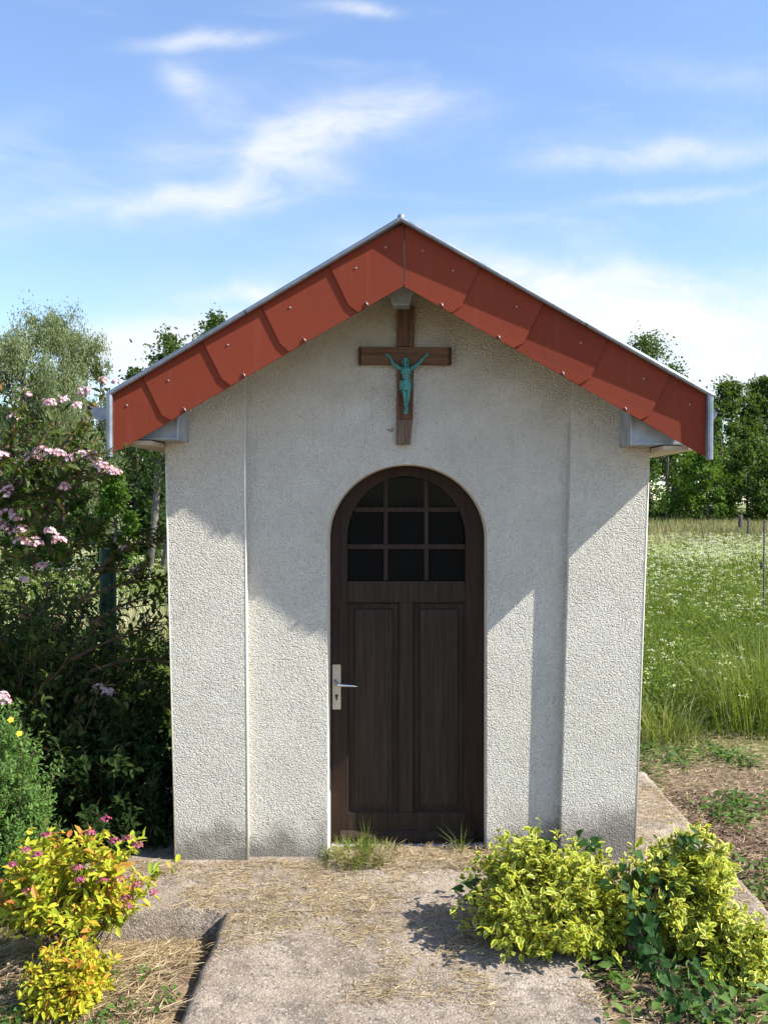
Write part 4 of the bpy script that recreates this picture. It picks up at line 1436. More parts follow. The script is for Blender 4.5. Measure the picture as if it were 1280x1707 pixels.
def meadow(u0, u1, seed, near0, label, tall):
    rng = np.random.default_rng(seed)
    parts = []
    fl = []
    for d0, d1, n, w, h0, h1 in ((near0, 10.5, 26000, 0.006, 0.10, 0.34), (10.5, 18, 38000, 0.010, 0.2, 0.62), (18, 34, 34000, 0.02, 0.25, 0.65)):
        x, y = wedge(n, d0, d1, u0, u1, rng)
        pat = fbm(x, y, seed, 0.9)
        h = rng.uniform(h0, h1, n) * (0.35 + 1.7 * fbm(x, y, seed + 3, 1.7) ** 1.3)
        edge = np.clip((y - 2.25 + (fbm(x, y, 8, 1.5) - .5) * 0.9) / 1.3, 0.0, 1)
        keep = edge > rng.random(n) * 0.7
        x, y, h, pat, edge = x[keep], y[keep], h[keep], pat[keep], edge[keep]
        h = h * (0.25 + 0.75 * edge)
        k = len(x)
        rn = np.clip(0.15 + 0.55 * rng.random(k) + 0.35 * (pat - 0.5), 0, 0.82)
        dry = rng.random(k) < 0.07 + 0.10 * (1 - edge)
        rn = np.where(dry, rng.uniform(0.84, 1, k), rn)
        parts.append(blades_geo(on_ground(x, y, -0.01), h, np.abs(rng.normal(0.5, 0.5, k)), w * rng.uniform(.6, 1.4, k), rn, rng))
    # leafy herbs mixed in
    for d0, d1, n, s in ((near0, 10.5, 52000, 0.032), (10.5, 18, 42000, 0.045)):
        x, y = wedge(n, d0, d1, u0, u1, rng)
        pat = fbm(x, y, seed + 5, 1.3)
        keep = (pat > 0.33) & (y > 2.4 + 0.6 * vnoise(x, y, 4, 2.0))
        x, y, pat = x[keep], y[keep], pat[keep]
        k = len(x)
        z = rng.random(k) ** 0.7 * 0.50 * (0.5 + pat)
        P = on_ground(x, y); P[:, 2] += z
        L = s * rng.uniform(.5, 1.3, k)
        parts.append(leaves_geo(P, rdirs(k, rng) + np.array([0, 0, .3]), rdirs(k, rng) + np.array([0, 0, 1.2]), L, L * .45, np.clip(rng.uniform(0, .75, k) * (0.45 + 0.9 * fbm(x, y, seed + 8, 0.8)), 0, .86), T_DIAMOND))
    Vv, Ff, a, e = join_geo(parts)
    fast('meadow_grass', Vv, Ff, M['meadow'], None, {'rnd': a}, kind='stuff', label=label)
    # far ripe band
    x, y = wedge(42000, 32, 80, u0, u1, rng, 0.8)
    k = len(x)
    pr = np.clip(0.35 + 0.6 * (fbm(x, y, seed + 1, 0.12) - .4) + rng.normal(0, .18, k), 0, 1)
    Vv, Ff, a, e = blades_geo(on_ground(x, y), rng.uniform(.35, .75, k), np.abs(rng.normal(.2, .2, k)), 0.06 * rng.uniform(.6, 1.4, k), pr, rng)
    fast('far_grass', Vv, Ff, M['farmeadow'], None, {'rnd': a}, kind='stuff', label='ripe pale grass at the far side of the ' + tall)
    # white flower heads: tufts of tiny petals
    heads = []
    for d0, d1, n, s, den in ((6.9, 11, 330, 0.014, .45), (11, 17, 800, 0.018, .46), (17, 23, 1500, 0.024, .44), (22, 36, 4800, 0.030, .42)):
        x, y = wedge(n, d0, d1, u0, u1, rng)
        keep = fbm(x, y, 77, 0.5) > den - 0.07
        x, y = x[keep], y[keep]
        for xx, yy in zip(x, y):
            heads.append((xx, yy, rng.uniform(.42, .72), s * rng.uniform(.7, 1.5)))
    H = np.array(heads)
    k = 9
    P = np.repeat(on_ground(H[:, 0], H[:, 1]), k, 0)
    sc = np.repeat(H[:, 3], k)
    off = rng.normal(size=(len(P), 3)) * np.array([1.0, 1.0, .35]) * sc[:, None] * 1.1
    P = P + off
    P[:, 2] += np.repeat(H[:, 2], k)
    Vv, Ff, a, e = leaves_geo(P, rdirs(len(P), rng) * np.array([1, 1, .4]), rdirs(len(P), rng) * .5 + np.array([0, -.4, 1]), sc * .9, sc * .8,
                              np.clip(np.repeat(rng.random(len(H)), k) + rng.normal(0, .15, len(P)), 0, 1), T_DIAMOND)
    fast('meadow_flowers', Vv, Ff, M['white_flower'], None, {'rnd': a}, kind='stuff', label='cream white flowers scattered through the ' + tall)


meadow(0.22, 0.62, 101, 6.5, 'tall green meadow grass right of the chapel', 'right meadow')
meadow(-0.62, -0.20, 102, 6.3, 'green meadow grass left of the chapel behind the shrubs', 'left meadow')

# a dense tussock of long grass, right edge, and one with ripe heads
def tussock(x, y, n, h, spread, seed, label, name='grass_tussock', dry=0.15, w=0.006, lean=.35, mt='meadow', group=None):
    rng = np.random.default_rng(seed)
    g = rng.normal(size=(n, 2)) * spread
    X, Y = x + g[:, 0], y + g[:, 1]
    rn = np.where(rng.random(n) < dry, rng.uniform(.85, 1, n), rng.uniform(.2, .8, n))
    az = np.arctan2(g[:, 1], g[:, 0]) + rng.normal(0, .6, n)
    zz = np.where((np.abs(X) < 1.6) & (Y > -.56) & (Y < 1.5), 0.0, gh(X, Y))
    P = np.stack([X, Y, zz], 1)
    Vv, Ff, a, e = blades_geo(P, h * rng.uniform(.5, 1.15, n), np.abs(rng.normal(lean, .25, n)), w * rng.uniform(.6, 1.4, n), rn, rng, az)
    o = fast(name, Vv, Ff, M[mt], None, {'rnd': a}, origin=(x, y, 0), label=label, cat='grass', group=group)
    return o


tg = 'tall grass tussocks in the meadow'
tussock(3.05, 3.1, 520, 0.72, 0.20, 201, 'long fine grass tussock at the right edge of the view', dry=.2, group=tg)
tussock(2.80, 3.45, 130, 0.72, 0.18, 202, 'grass tussock with straw coloured stalks left of the one at the right edge', dry=.45, group=tg)
tussock(3.35, 3.5, 500, 0.9, 0.2, 203, 'tall grass tussock just beyond the right edge', dry=.2, group=tg)
tussock(2.15, 2.75, 260, 0.5, 0.13, 204, 'arching dry tipped grass tuft beside the right wall of the chapel', dry=.55, lean=.8, group=tg)
tussock(-3.0, 6.2, 700, 0.95, 0.35, 205, 'pale ripe grass standing behind the pink flowering shrub', dry=1.0, w=.012, mt='paleheads', lean=.5, group=tg)
tussock(-3.9, 6.6, 600, 1.0, 0.35, 206, 'pale ripe grass left of the other pale clump behind the pink flowering shrub', dry=1.0, w=.012, mt='paleheads', lean=.5, group=tg)

# ------------------------------------------------------------------ straw, chips and weeds on the ground
def litter(name, n, fx, mt, L0, L1, w, seed, label, lift=0.006, zf=None, tilt=0.12):
    rng = np.random.default_rng(seed)
    X, Y, keep = fx(rng, n)
    X, Y = X[keep], Y[keep]
    k = len(X)
    z = (zf or gh)(X, Y) + lift * (0.4 + rng.random(k))
    az = rng.normal(0.25, 0.9, k)
    d = np.stack([np.cos(az), np.sin(az), rng.normal(0, tilt, k)], 1)
    L = rng.uniform(L0, L1, k)
    N = rng.normal(0, .35, (k, 3)) + np.array([0, 0, 1.0])
    P = np.stack([X, Y, z], 1)
    geo = leaves_geo(P, d, N, L, w * rng.uniform(.6, 1.5, k), np.clip(rng.normal(.5, .28, k), 0, 1), T_STRAW)
    fast(name, geo[0], geo[1], M[mt], None, {'rnd': geo[2]}, kind='stuff', label=label)


T_STRAW = (np.array([(0, .5, 0), (0, -.5, 0), (.5, .4, .06), (.5, -.4, .06), (1, .1, 0), (1, -.1, 0)]) + np.array([0, 0, 0]),
           np.array([(0, 1, 3, 2), (2, 3, 5, 4)]), np.zeros(6))
# curved along the middle
T_STRAW[0][2:4, 1] += 0.9


def left_bed(rng, n):
    X = rng.uniform(-2.6, -0.87, n); Y = rng.uniform(-2.3, -0.62, n)
    return X, Y, fbm(X, Y, 31, 3.0) > rng.random(n) * 0.55 + 0.05


litter('straw_mulch', 21000, left_bed, 'straw', 0.03, 0.11, 0.0032, 301, 'dry mown grass lying on the soil left of the path', lift=0.02)


def right_bed(rng, n):
    X = rng.uniform(0.78, 2.4, n); Y = rng.uniform(-2.2, -0.62, n)
    return X, Y, fbm(X, Y, 32, 3.0) > rng.random(n) * 0.7 + 0.05


litter('straw_mulch', 11000, right_bed, 'straw', 0.03, 0.10, 0.003, 302, 'dry mown grass lying on the soil right of the path', lift=0.02)


def right_side(rng, n):
    X = rng.uniform(1.68, 3.6, n); Y = rng.uniform(-0.6, 3.0, n)
    return X, Y, fbm(X, Y, 33, 2.0) > rng.random(n) * 0.5 + 0.08


litter('straw_mulch', 17000, right_side, 'straw', 0.02, 0.09, 0.0035, 303, 'dry grass clippings on the ground right of the chapel', lift=0.02)


def right_chips(rng, n):
    X = rng.uniform(1.68, 3.2, n); Y = rng.uniform(-2.0, 1.4, n)
    return X, Y, fbm(X, Y, 34, 2.2) > 0.45


litter('bark_chips', 12000, right_chips, 'chips', 0.015, 0.05, 0.012, 304, 'brown bark chips and dead leaves right of the apron slab', lift=0.022, tilt=.3)


def slabz(x, y):
    return np.where(y < -0.56, pathz(x, y), 0.0) + (fbm(x, y, 6, 5.0) - 0.5) * 0.010


def on_slab(rng, n):
    X = rng.uniform(-1.55, 0.72, n); Y = rng.uniform(-1.25, -0.02, n)
    m = (fbm(X, Y, 36, 2.6) + 0.25 * np.exp(-((Y + 0.05) / 0.10) ** 2) + 0.13 * np.exp(-((Y + 0.62) / 0.14) ** 2) - 0.18 * np.clip(X, 0, 1)
         + 0.30 * np.exp(-((X + 0.62) / 0.18) ** 2 - ((Y + 0.75) / 0.14) ** 2) + 0.26 * np.exp(-((X + 0.22) / 0.2) ** 2 - ((Y + 0.78) / 0.10) ** 2))
    return X, Y, (m > 0.50 + rng.random(n) * 0.22) & (fbm(X, Y, 41, 14) > .35) & ((X > -0.80) | (Y > -0.55))


litter('straw_litter', 22000, on_slab, 'straw', 0.02, 0.075, 0.0024, 305, 'wisps of dry grass blown over the concrete before the door', lift=0.004, zf=slabz, tilt=.05)


def path_low(rng, n):
    X = rng.uniform(0.15, 0.74, n); Y = rng.uniform(-1.45, -0.75, n)
    m = fbm(X, Y, 37, 3.0) + 0.25 * (X - .2)
    return X, Y, m > 0.50 + rng.random(n) * 0.2


litter('straw_litter', 3600, path_low, 'straw', 0.02, 0.07, 0.0024, 306, 'dry grass on the path in front of the yellow edged bush', lift=0.004, zf=slabz, tilt=.05)


def right_slab(rng, n):
    X = rng.uniform(1.2, 1.62, n); Y = rng.uniform(-0.5, 1.45, n)
    return X, Y, fbm(X, Y, 38, 3.0) > 0.45 + rng.random(n) * 0.3


litter('straw_litter', 6000, right_slab, 'straw', 0.02, 0.06, 0.0026, 307, 'dry grass on the narrow strip of slab right of the chapel', lift=0.004, zf=slabz, tilt=.05)


def weeds(name, n_pl, fx, mt, L, seed, label, zf=gh, h=0.07, per=16):
    rng = np.random.default_rng(seed)
    X, Y, keep = fx(rng, n_pl)
    X, Y = X[keep], Y[keep]
    k = len(X)
    cx = np.repeat(X, per) + rng.normal(0, L * 1.5, k * per)
    cy = np.repeat(Y, per) + rng.normal(0, L * 1.5, k * per)
    z = zf(cx, cy) + rng.random(k * per) * h
    P = np.stack([cx, cy, z], 1)
    d = rdirs(len(P), rng) * np.array([1, 1, .35]) + np.array([0, 0, .15])
    LL = L * rng.uniform(.6, 1.3, len(P))
    g = leaves_geo(P, d, rng.normal(0, .4, (len(P), 3)) + np.array([0, 0, 1]), LL, LL * .6, np.clip(rng.normal(.5, .25, len(P)), 0, 1), T_LEAF)
    fast(name, g[0], g[1], M[mt], None, {'rnd': g[2]}, kind='stuff', label=label)


def w_right(rng, n):
    X = rng.uniform(1.72, 3.4, n); Y = rng.uniform(-1.6, 2.4, n)
    return X, Y, fbm(X, Y, 51, 1.7) + 0.12 * np.exp(-((Y - 0.75) / 0.35) ** 2) + 0.15 * np.exp(-((X - 1.72) / .05) ** 2) > 0.57


weeds('ground_weeds', 560, w_right, 'weed', 0.045, 401, 'low green weeds growing through the litter right of the slab')


def w_front(rng, n):
    X = rng.uniform(0.8, 2.2, n); Y = rng.uniform(-1.9, -0.95, n)
    return X, Y, fbm(X, Y, 52, 2.5) + 0.1 * (X > 1.5) > 0.52


weeds('ground_weeds', 130, w_front, 'weed', 0.05, 402, 'green weeds on the soil in front of the yellow edged bushes')


def w_left(rng, n):
    X = rng.uniform(-2.2, -0.9, n); Y = rng.uniform(-1.9, -0.7, n)
    return X, Y, (fbm(X, Y, 53, 2.5) > 0.62) | ((np.abs(X + 1.02) < .09) & (np.abs(Y + 1.38) < .12)) | ((np.abs(X + 0.99) < .03) & (np.abs(Y + 0.86) < .03))


weeds('ground_weeds', 200, w_left, 'weed', 0.028, 403, 'small green weeds among the straw left of the path', h=.05)


def w_under(rng, n):
    X = rng.uniform(-2.9, -1.7, n); Y = rng.uniform(-0.5, 1.8, n)
    return X, Y, X < 100


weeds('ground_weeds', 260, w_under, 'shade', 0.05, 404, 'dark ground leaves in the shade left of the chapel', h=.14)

# door step tufts
tussock(-0.27, -0.02, 420, 0.115, 0.055, 501, 'green grass tuft at the left foot of the door', dry=.25, w=.0035, lean=.7, group='grass tufts on the door step')
tussock(-0.14, 0.0, 380, 0.10, 0.05, 502, 'grass tuft in front of the middle of the door with one upright blade bunch', dry=.3, w=.0035, lean=.6, group='grass tufts on the door step')
tussock(-0.20, 0.03, 24, 0.22, 0.012, 503, 'taller bunch of upright blades before the door', dry=0, w=.004, lean=.2, group='grass tufts on the door step')
tussock(0.29, 0.05, 26, 0.17, 0.014, 504, 'thin upright grass sprig at the right foot of the door', dry=.1, w=.004, lean=.5, group='grass tufts on the door step')
tussock(0.36, -0.02, 90, 0.07, 0.05, 505, 'short dry tuft beside the right door jamb', dry=.7, w=.003, lean=.8, group='grass tufts on the door step')
tussock(-1.38, -0.66, 14, 0.42, 0.05, 506, 'few long grass stalks rising behind the golden leaved shrub', dry=.3, w=.004, lean=.15, group='long grass stalks in the left bed')
tussock(-1.72, -0.75, 10, 0.40, 0.05, 507, 'bent grass stalks in front of the fine leaved green shrub', dry=.2, w=.004, lean=.4, group='long grass stalks in the left bed')
# the earth heaped on the step
xs_, ys_ = np.meshgrid(np.linspace(OPL + .01, OPR - .01, 50), np.linspace(-0.10, 0.155, 20))
zz_ = 0.004 + 0.040 * np.clip(1 - np.abs(ys_ - 0.05) / 0.13, 0, 1) * (0.4 + fbm(xs_, ys_, 61, 9)) * np.clip(1.1 - (xs_ + .1) * .9, .3, 1)
zz_ = np.where((ys_ < -0.09), -0.01, zz_)
id3 = np.arange(1000).reshape(20, 50)
Fm = np.stack([id3[:-1, :-1].ravel(), id3[:-1, 1:].ravel(), id3[1:, 1:].ravel(), id3[1:, :-1].ravel()], 1)
M['mud'] = m_plain('dusty earth', (0.20, 0.15, 0.10), (0.42, 0.34, 0.24), 0.97, 60, 0, .1, .8, .006)
fast('earth', np.stack([xs_.ravel(), ys_.ravel(), zz_.ravel()], 1), Fm, M['mud'], smooth=True, kind='stuff', label='dusty earth washed up against the door step')


def step_straw(rng, n):
    X = rng.uniform(-.38, .5, n); Y = rng.uniform(-.12, .1, n)
    return X, Y, X < 9


litter('straw_litter', 1500, step_straw, 'straw', 0.02, 0.07, 0.0024, 308, 'dry grass lying on the door step', lift=0.03, zf=lambda x, y: 0 * x + .012, tilt=.2)


# ------------------------------------------------------------------ shrubs
LEAFMESH = {}


def leaf_variants(key, tmpl, mt, nv=8):
    if key not in LEAFMESH:
        T, F, E = tmpl
        out = []
        for k in range(nv):
            me = bpy.data.meshes.new('leaf')
            me.from_pydata([tuple(p) for p in T], [], [tuple(int(i) for i in f) for f in F])
            for an, av in (('rnd', np.full(len(T), (k + .5) / nv)), ('edge', E)):
                at = me.attributes.new(an, 'FLOAT', 'POINT')
                at.data.foreach_set('value', np.asarray(av, dtype=np.float32))
            me.materials.append(mt)
            out.append(me)
        LEAFMESH[key] = out
    return LEAFMESH[key]


CAMP = np.array([0, -DIST, EYE])


def place_leaves(root, P, D, N, L, Wd, rn, tmpl, key, mt, n_parts, rng, name='leaf', bulk='foliage', outer=None):
    """the leaves that show largest become parts of their own, the rest one stuff part"""
    n = len(P)
    score = np.linalg.norm(P - CAMP, axis=1)
    if outer is not None:
        score = score - outer * 0.5
    order = np.argsort(score)
    sel = order[:n_parts] if n_parts else np.array([], dtype=int)
    rest = order[n_parts:] if n_parts else order
    origin = np.array(root.location)
    if len(rest):
        g = leaves_geo(P[rest], D[rest], N[rest], L[rest], Wd[rest], rn[rest], tmpl)
        fast(bulk, g[0], g[1], mt, root, {'rnd': g[2], 'edge': g[3]}, origin=tuple(origin), kind='stuff')
    if len(sel):
        var = leaf_variants(key, tmpl, mt)
        Dn = unit(D[sel]); S = unit(np.cross(Dn, N[sel])); U = np.cross(S, Dn)
        for i, s in enumerate(sel):
            me = var[min(len(var) - 1, int(rn[s] * len(var)))]
            o = bpy.data.objects.new(name, me)
            C.objects.link(o)
            o.parent = root
            mtx = Matrix((
                (Dn[i][0] * L[s], S[i][0] * Wd[s], U[i][0] * L[s], P[s][0] - origin[0]),
                (Dn[i][1] * L[s], S[i][1] * Wd[s], U[i][1] * L[s], P[s][1] - origin[1]),
                (Dn[i][2] * L[s], S[i][2] * Wd[s], U[i][2] * L[s], P[s][2] - origin[2]), (0, 0, 0, 1)))
            o.matrix_local = mtx


def shrub(name, label, base, centre, radii, n_stems, per_stem, L, wr, mt, tmpl, key, seed, n_parts=250, stem_r=0.004, up=.5, group=None, cat='shrub', start=.35, whorl=4, zmin=None, jitter=.014, shape=None, droop=0.0, accept=None, side_twigs=2):
    rng = np.random.default_rng(seed)
    base = Vector(base); centre = Vector(centre)
    root = thing(name, label, cat, base, group)
    st = MB()
    P, D, N, RN, OUT = [], [], [], [], []
    for s in range(n_stems):
        # target point on an uneven dome
        d = rng.normal(size=3); d /= np.linalg.norm(d)
        d[2] = abs(d[2]) * 1.0 if up > 0 else d[2]
        if rng.random() < 0.30:
            d[2] *= -0.35
        lump = 0.80 + 0.38 * float(fbm(np.array([d[0] * 2 + seed]), np.array([d[2] * 2 + d[1]]), seed, 1.3)[0])
        e = centre + Vector((d[0] * radii[0], d[1] * radii[1], d[2] * radii[2])) * (lump * rng.uniform(.62, 1.06))
        if accept is not None and not accept(e):
            continue
        b = base + Vector((rng.normal() * radii[0] * .18, rng.normal() * radii[1] * .18, 0))
        m = b.lerp(e, .5) + Vector((rng.normal() * .04, rng.normal() * .04, (e.z - b.z) * .12 + .02)) * 1.0
        pts = []
        for k in range(7):
            t = k / 6
            p = b * (1 - t) ** 2 + m * 2 * t * (1 - t) + e * t * t
            p = p + Vector((0, 0, -droop * t ** 3))
            pts.append(p)
        st.tube(pts, [stem_r * (1 - .7 * k / 6) for k in range(7)], 4, cap=False)
        tw = [(pts, start, per_stem)]
        for q in range(side_twigs):
            i = rng.integers(3, 6)
            o = pts[i]
            dd = (pts[i + 1] - pts[i]).normalized() + Vector(rdirs(1, rng)[0]) * .9
            ln = radii[0] * rng.uniform(.12, .3)
            p2 = [o, o + dd * ln * .5, o + dd * ln + Vector((0, 0, ln * .15))]
            st.tube(p2, [stem_r * .4, stem_r * .3, stem_r * .2], 3, cap=False)
            tw.append((p2, .15, per_stem // 2))
        tone = rng.random() * .3
        for pp, s0, cnt in tw:
            nn = len(pp) - 1
            steps = max(1, cnt // whorl)
            for k in range(steps):
                t = s0 + (1 - s0) * (k + .5) / steps
                i = min(nn - 1, int(t * nn))
                p = pp[i].lerp(pp[i + 1], t * nn - i)
                ax = (pp[i + 1] - pp[i]).normalized()
                a0 = rng.random() * 6.28
                s1 = ax.cross(Vector((0.2, 0.3, 1))).normalized(); s2 = ax.cross(s1)
                for w_ in range(whorl):
                    a = a0 + 2 * math.pi * w_ / whorl + rng.normal() * .3
                    out = s1 * math.cos(a) + s2 * math.sin(a)
                    dv = (out + ax * rng.uniform(.2, 1.1) + Vector((0, 0, rng.uniform(-.2, .3)))).normalized()
                    P.append(tuple(p + Vector(rng.normal(size=3)) * jitter)); D.append(tuple(dv))
                    nv = Vector((rng.normal() * .4, rng.normal() * .4 - .25, 1.0)) + ax * .3
                    N.append(tuple(nv)); RN.append(min(1, max(0, tone + rng.random() * .7 + (.12 if t > .85 else 0))))
                    OUT.append(t)
    P, D, N, RN, OUT = map(np.array, (P, D, N, RN, OUT))
    if zmin is not None:
        k = P[:, 2] > zmin(P[:, 0], P[:, 1])
        P, D, N, RN, OUT = P[k], D[k], N[k], RN[k], OUT[k]
    Lf = L * rng.uniform(.6, 1.25, len(P))
    st.build('stems', M['stem'], root, origin=base)
    place_leaves(root, P, D, N, Lf, Lf * wr, RN, tmpl, key, M[mt], n_parts, rng, outer=OUT)
    return root


def floorz(x, y):
    onp = (x > -0.81) & (x < 0.735) & (y < -.56)
    ons = (np.abs(x) < 1.64) & (y >= -.56) & (y < 1.5)
    return np.where(onp | ons, 0.0, gh(x, y)) + 0.012


ev = 'yellow edged bushes right of the path'
shrub('variegated_bush', 'broad bush with yellow edged leaves beside the path, casting its shadow on the concrete', (0.80, -0.80, -0.10), (0.605, -0.76, 0.08), (0.37, 0.30, 0.33), 190, 36, 0.036, 0.62, 'euonymus', T_LEAF, 'eu', 601, 290, zmin=floorz, group=ev, whorl=2, start=.42)
shrub('variegated_bush', 'taller bush with yellow edged leaves right of the dark climbing vine', (1.18, -0.85, -0.10), (1.185, -0.80, 0.12), (0.24, 0.24, 0.34), 120, 36, 0.038, 0.62, 'euonymus', T_LEAF, 'eu', 602, 290, zmin=floorz, group=ev, whorl=2, start=.35)
shrub('variegated_bush', 'low sprawling bush with yellow edged leaves at the right end of the row', (1.30, -1.0, -0.08), (1.36, -0.98, 0.0), (0.17, 0.17, 0.20), 46, 30, 0.034, 0.62, 'euonymus', T_LEAF, 'eu', 603, 160, zmin=floorz, group=ev, whorl=2, start=.3)

gs = 'golden leaved shrubs left of the path'
spi = shrub('golden_shrub', 'golden leaved shrub with small magenta flower heads before the dark shade', (-1.36, -0.86, -0.10), (-1.36, -0.86, 0.22), (0.33, 0.22, 0.23), 64, 26, 0.050, 0.44, 'spirea', T_LEAF, 'sp', 611, 280, zmin=floorz, group=gs, whorl=2, start=.45, stem_r=.003, jitter=.02)
shrub('golden_shrub', 'small mound of golden leaves flushed orange, nearest the camera at left', (-1.27, -1.20, -0.07), (-1.27, -1.20, 0.0), (0.155, 0.14, 0.16), 76, 26, 0.034, 0.45, 'spirea2', T_LEAF, 'sp2', 612, 280, zmin=floorz, group=gs, whorl=2, start=.4, stem_r=.0025)


def floret_cluster(root, c, r, n, mt, size, rng, name='flower_cluster', flat=.5):
    """a head of many small five petalled florets, one mesh"""
    d = rdirs(n, rng)
    d[:, 2] = np.abs(d[:, 2]) * flat + .1
    d[:, 1] -= .25
    P = np.array(c)[None] + d * r * rng.uniform(.6, 1.05, (n, 1))
    PP, DD, NN, RR = [], [], [], []
    for i in range(n):
        nn = d[i] / np.linalg.norm(d[i])
        a = np.cross(nn, rdirs(1, rng)[0]); a /= np.linalg.norm(a)
        b = np.cross(nn, a)
        for k in range(5):
            t = 2 * math.pi * k / 5
            PP.append(P[i]); DD.append(a * math.cos(t) + b * math.sin(t) + nn * .45); NN.append(nn)
            RR.append(rng.random() * .5 + .5 * (i % 3) / 2)
    m = len(PP)
    g = leaves_geo(np.array(PP), np.array(DD), np.array(NN), np.full(m, size), np.full(m, size * .85), np.clip(np.array(RR), 0, 1), T_DIAMOND)
    return fast(name, g[0], g[1], M[mt], root, {'rnd': g[2]}, origin=tuple(c))


rng_f = np.random.default_rng(5)
for px, py in ((228, 1412), (212, 1400), (42, 1420), (60, 1428), (132, 1470), (42, 1490), (200, 1470), (208, 1502), (212, 1515), (170, 1472), (254, 1492), (18, 1445), (75, 1395), (175, 1368), (228, 1478), (150, 1392), (190, 1405), (126, 1450)):
    d_ = 3.42 + rng_f.random() * .08
    c = W(px, py, d_)
    floret_cluster(spi, c, 0.023, 26, 'magenta', 0.006, rng_f, flat=.6)

pot = shrub('cinquefoil_bush', 'fine leaved green bush with a few yellow flowers at the left edge', (-1.98, -0.42, -0.12), (-1.97, -0.42, 0.36), (0.33, 0.30, 0.55), 230, 64, 0.026, 0.36, 'potentilla', T_DIAMOND, 'po', 621, 0, zmin=floorz, whorl=4, start=.3, stem_r=.003, side_twigs=4)
for px, py in ((17, 1201), (31, 1224), (48, 1388), (-30, 1300), (-20, 1180)):
    c = np.array(W(px, py, 3.80 if py < 1300 else 3.62))
    PP, DD, NN = [], [], []
    nn = np.array([.25, -.75, .6]); nn /= np.linalg.norm(nn)
    a = np.cross(nn, [0, 0, 1]); a /= np.linalg.norm(a); b = np.cross(nn, a)
    for k in range(5):
        t = 2 * math.pi * k / 5
        PP.append(c); DD.append(a * math.cos(t) + b * math.sin(t) + nn * .15); NN.append(nn)
    g = leaves_geo(np.array(PP), np.array(DD), np.array(NN), np.full(5, .015), np.full(5, .016), np.linspace(.2, 1, 5), T_LEAF)
    fast('flower', g[0], g[1], M['yellow'], pot, {'rnd': g[2]}, origin=tuple(c))

# the big pink flowering shrub behind
def acc(e):
    return e.x < -1.30
wei = shrub('flowering_shrub', 'large arching shrub with clusters of pink flowers, half in the shade of the chapel', (-2.35, 0.75, -0.15), (-2.30, 0.75, 0.55), (1.0, 0.70, 0.92), 250, 40, 0.055, 0.44, 'weigela', T_LEAF, 'we', 631, 120, zmin=floorz, whorl=2, start=.3, stem_r=.008, accept=acc, side_twigs=4, jitter=.02)
rng_f = np.random.default_rng(9)
fl_px = [(178, 785, 4.6), (192, 790, 4.6), (165, 778, 4.7), (132, 762, 4.7), (120, 768, 4.7), (152, 765, 4.7), (85, 762, 4.6), (58, 768, 4.6), (72, 758, 4.7), (100, 760, 4.8), (8, 765, 4.6), (18, 818, 4.6),
         (15, 860, 4.4), (8, 880, 4.4), (30, 868, 4.4), (20, 890, 4.4), (38, 888, 4.4), (-5, 870, 4.4), (35, 905, 4.4), (85, 888, 4.6), (98, 905, 4.6), (60, 910, 4.5), (12, 830, 4.6), (108, 672, 5.2), (148, 655, 5.2), (140, 660, 5.2),
         (195, 640, 5.3), (175, 640, 5.3), (85, 675, 5.1), (25, 700, 5.0), (45, 660, 5.1), (130, 680, 5.0), (110, 815, 4.7), (70, 950, 4.6), (165, 1150, 4.8), (180, 1158, 4.8), (5, 1165, 4.1), (8, 1172, 4.1), (210, 920, 5.0), (228, 955, 5.0), (40, 970, 4.5), (-25, 760, 4.5), (-40, 850, 4.5), (-60, 700, 4.8)]
for px, py, d_ in fl_px:
    if 750 < py < 912 and px < 200:
        d_ = 4.16
    c = W(px, py, d_)
    floret_cluster(wei, c, 0.036 * rng_f.uniform(.7, 1.15), 24, 'pink', 0.0125, rng_f, flat=1.0)
# arching branches that carry the outlying leaves and flowers
rng = np.random.default_rng(77)
arms = [((-30, 860, 4.2), (190, 785, 4.16)), ((-40, 830, 4.2), (130, 765, 4.16)), ((-40, 900, 4.2), (60, 765, 4.16)), ((-50, 900, 4.15), (35, 880, 4.15)), ((-40, 840, 4.2), (90, 800, 4.15)), ((-40, 800, 4.2), (60, 700, 4.2)), ((-40, 830, 4.2), (100, 840, 4.16)),
        ((60, 820, 4.7), (185, 650, 5.3)), ((40, 800, 4.7), (110, 680, 5.2)), ((70, 850, 4.7), (190, 785, 4.6)), ((60, 900, 4.8), (130, 765, 4.7)), ((20, 850, 4.6), (60, 765, 4.6)),
        ((120, 1010, 4.9), (265, 960, 5.0)), ((150, 960, 4.9), (270, 890, 5.0)), ((140, 1000, 5.0), (235, 880, 5.1)), ((150, 1040, 4.9), (285, 985, 5.0)), ((0, 800, 4.7), (30, 700, 5.0)), ((120, 1100, 4.9), (282, 1040, 4.95)),
        ((100, 940, 4.8), (170, 870, 4.9)), ((60, 960, 4.8), (40, 870, 4.5)), ((90, 820, 4.8), (20, 650, 5.2)), ((150, 1120, 4.9), (280, 1100, 4.95)), ((60, 830, 4.8), (150, 700, 5.1)), ((30, 900, 4.7), (100, 890, 4.6))]
st = MB(); P, D, N, RN = [], [], [], []
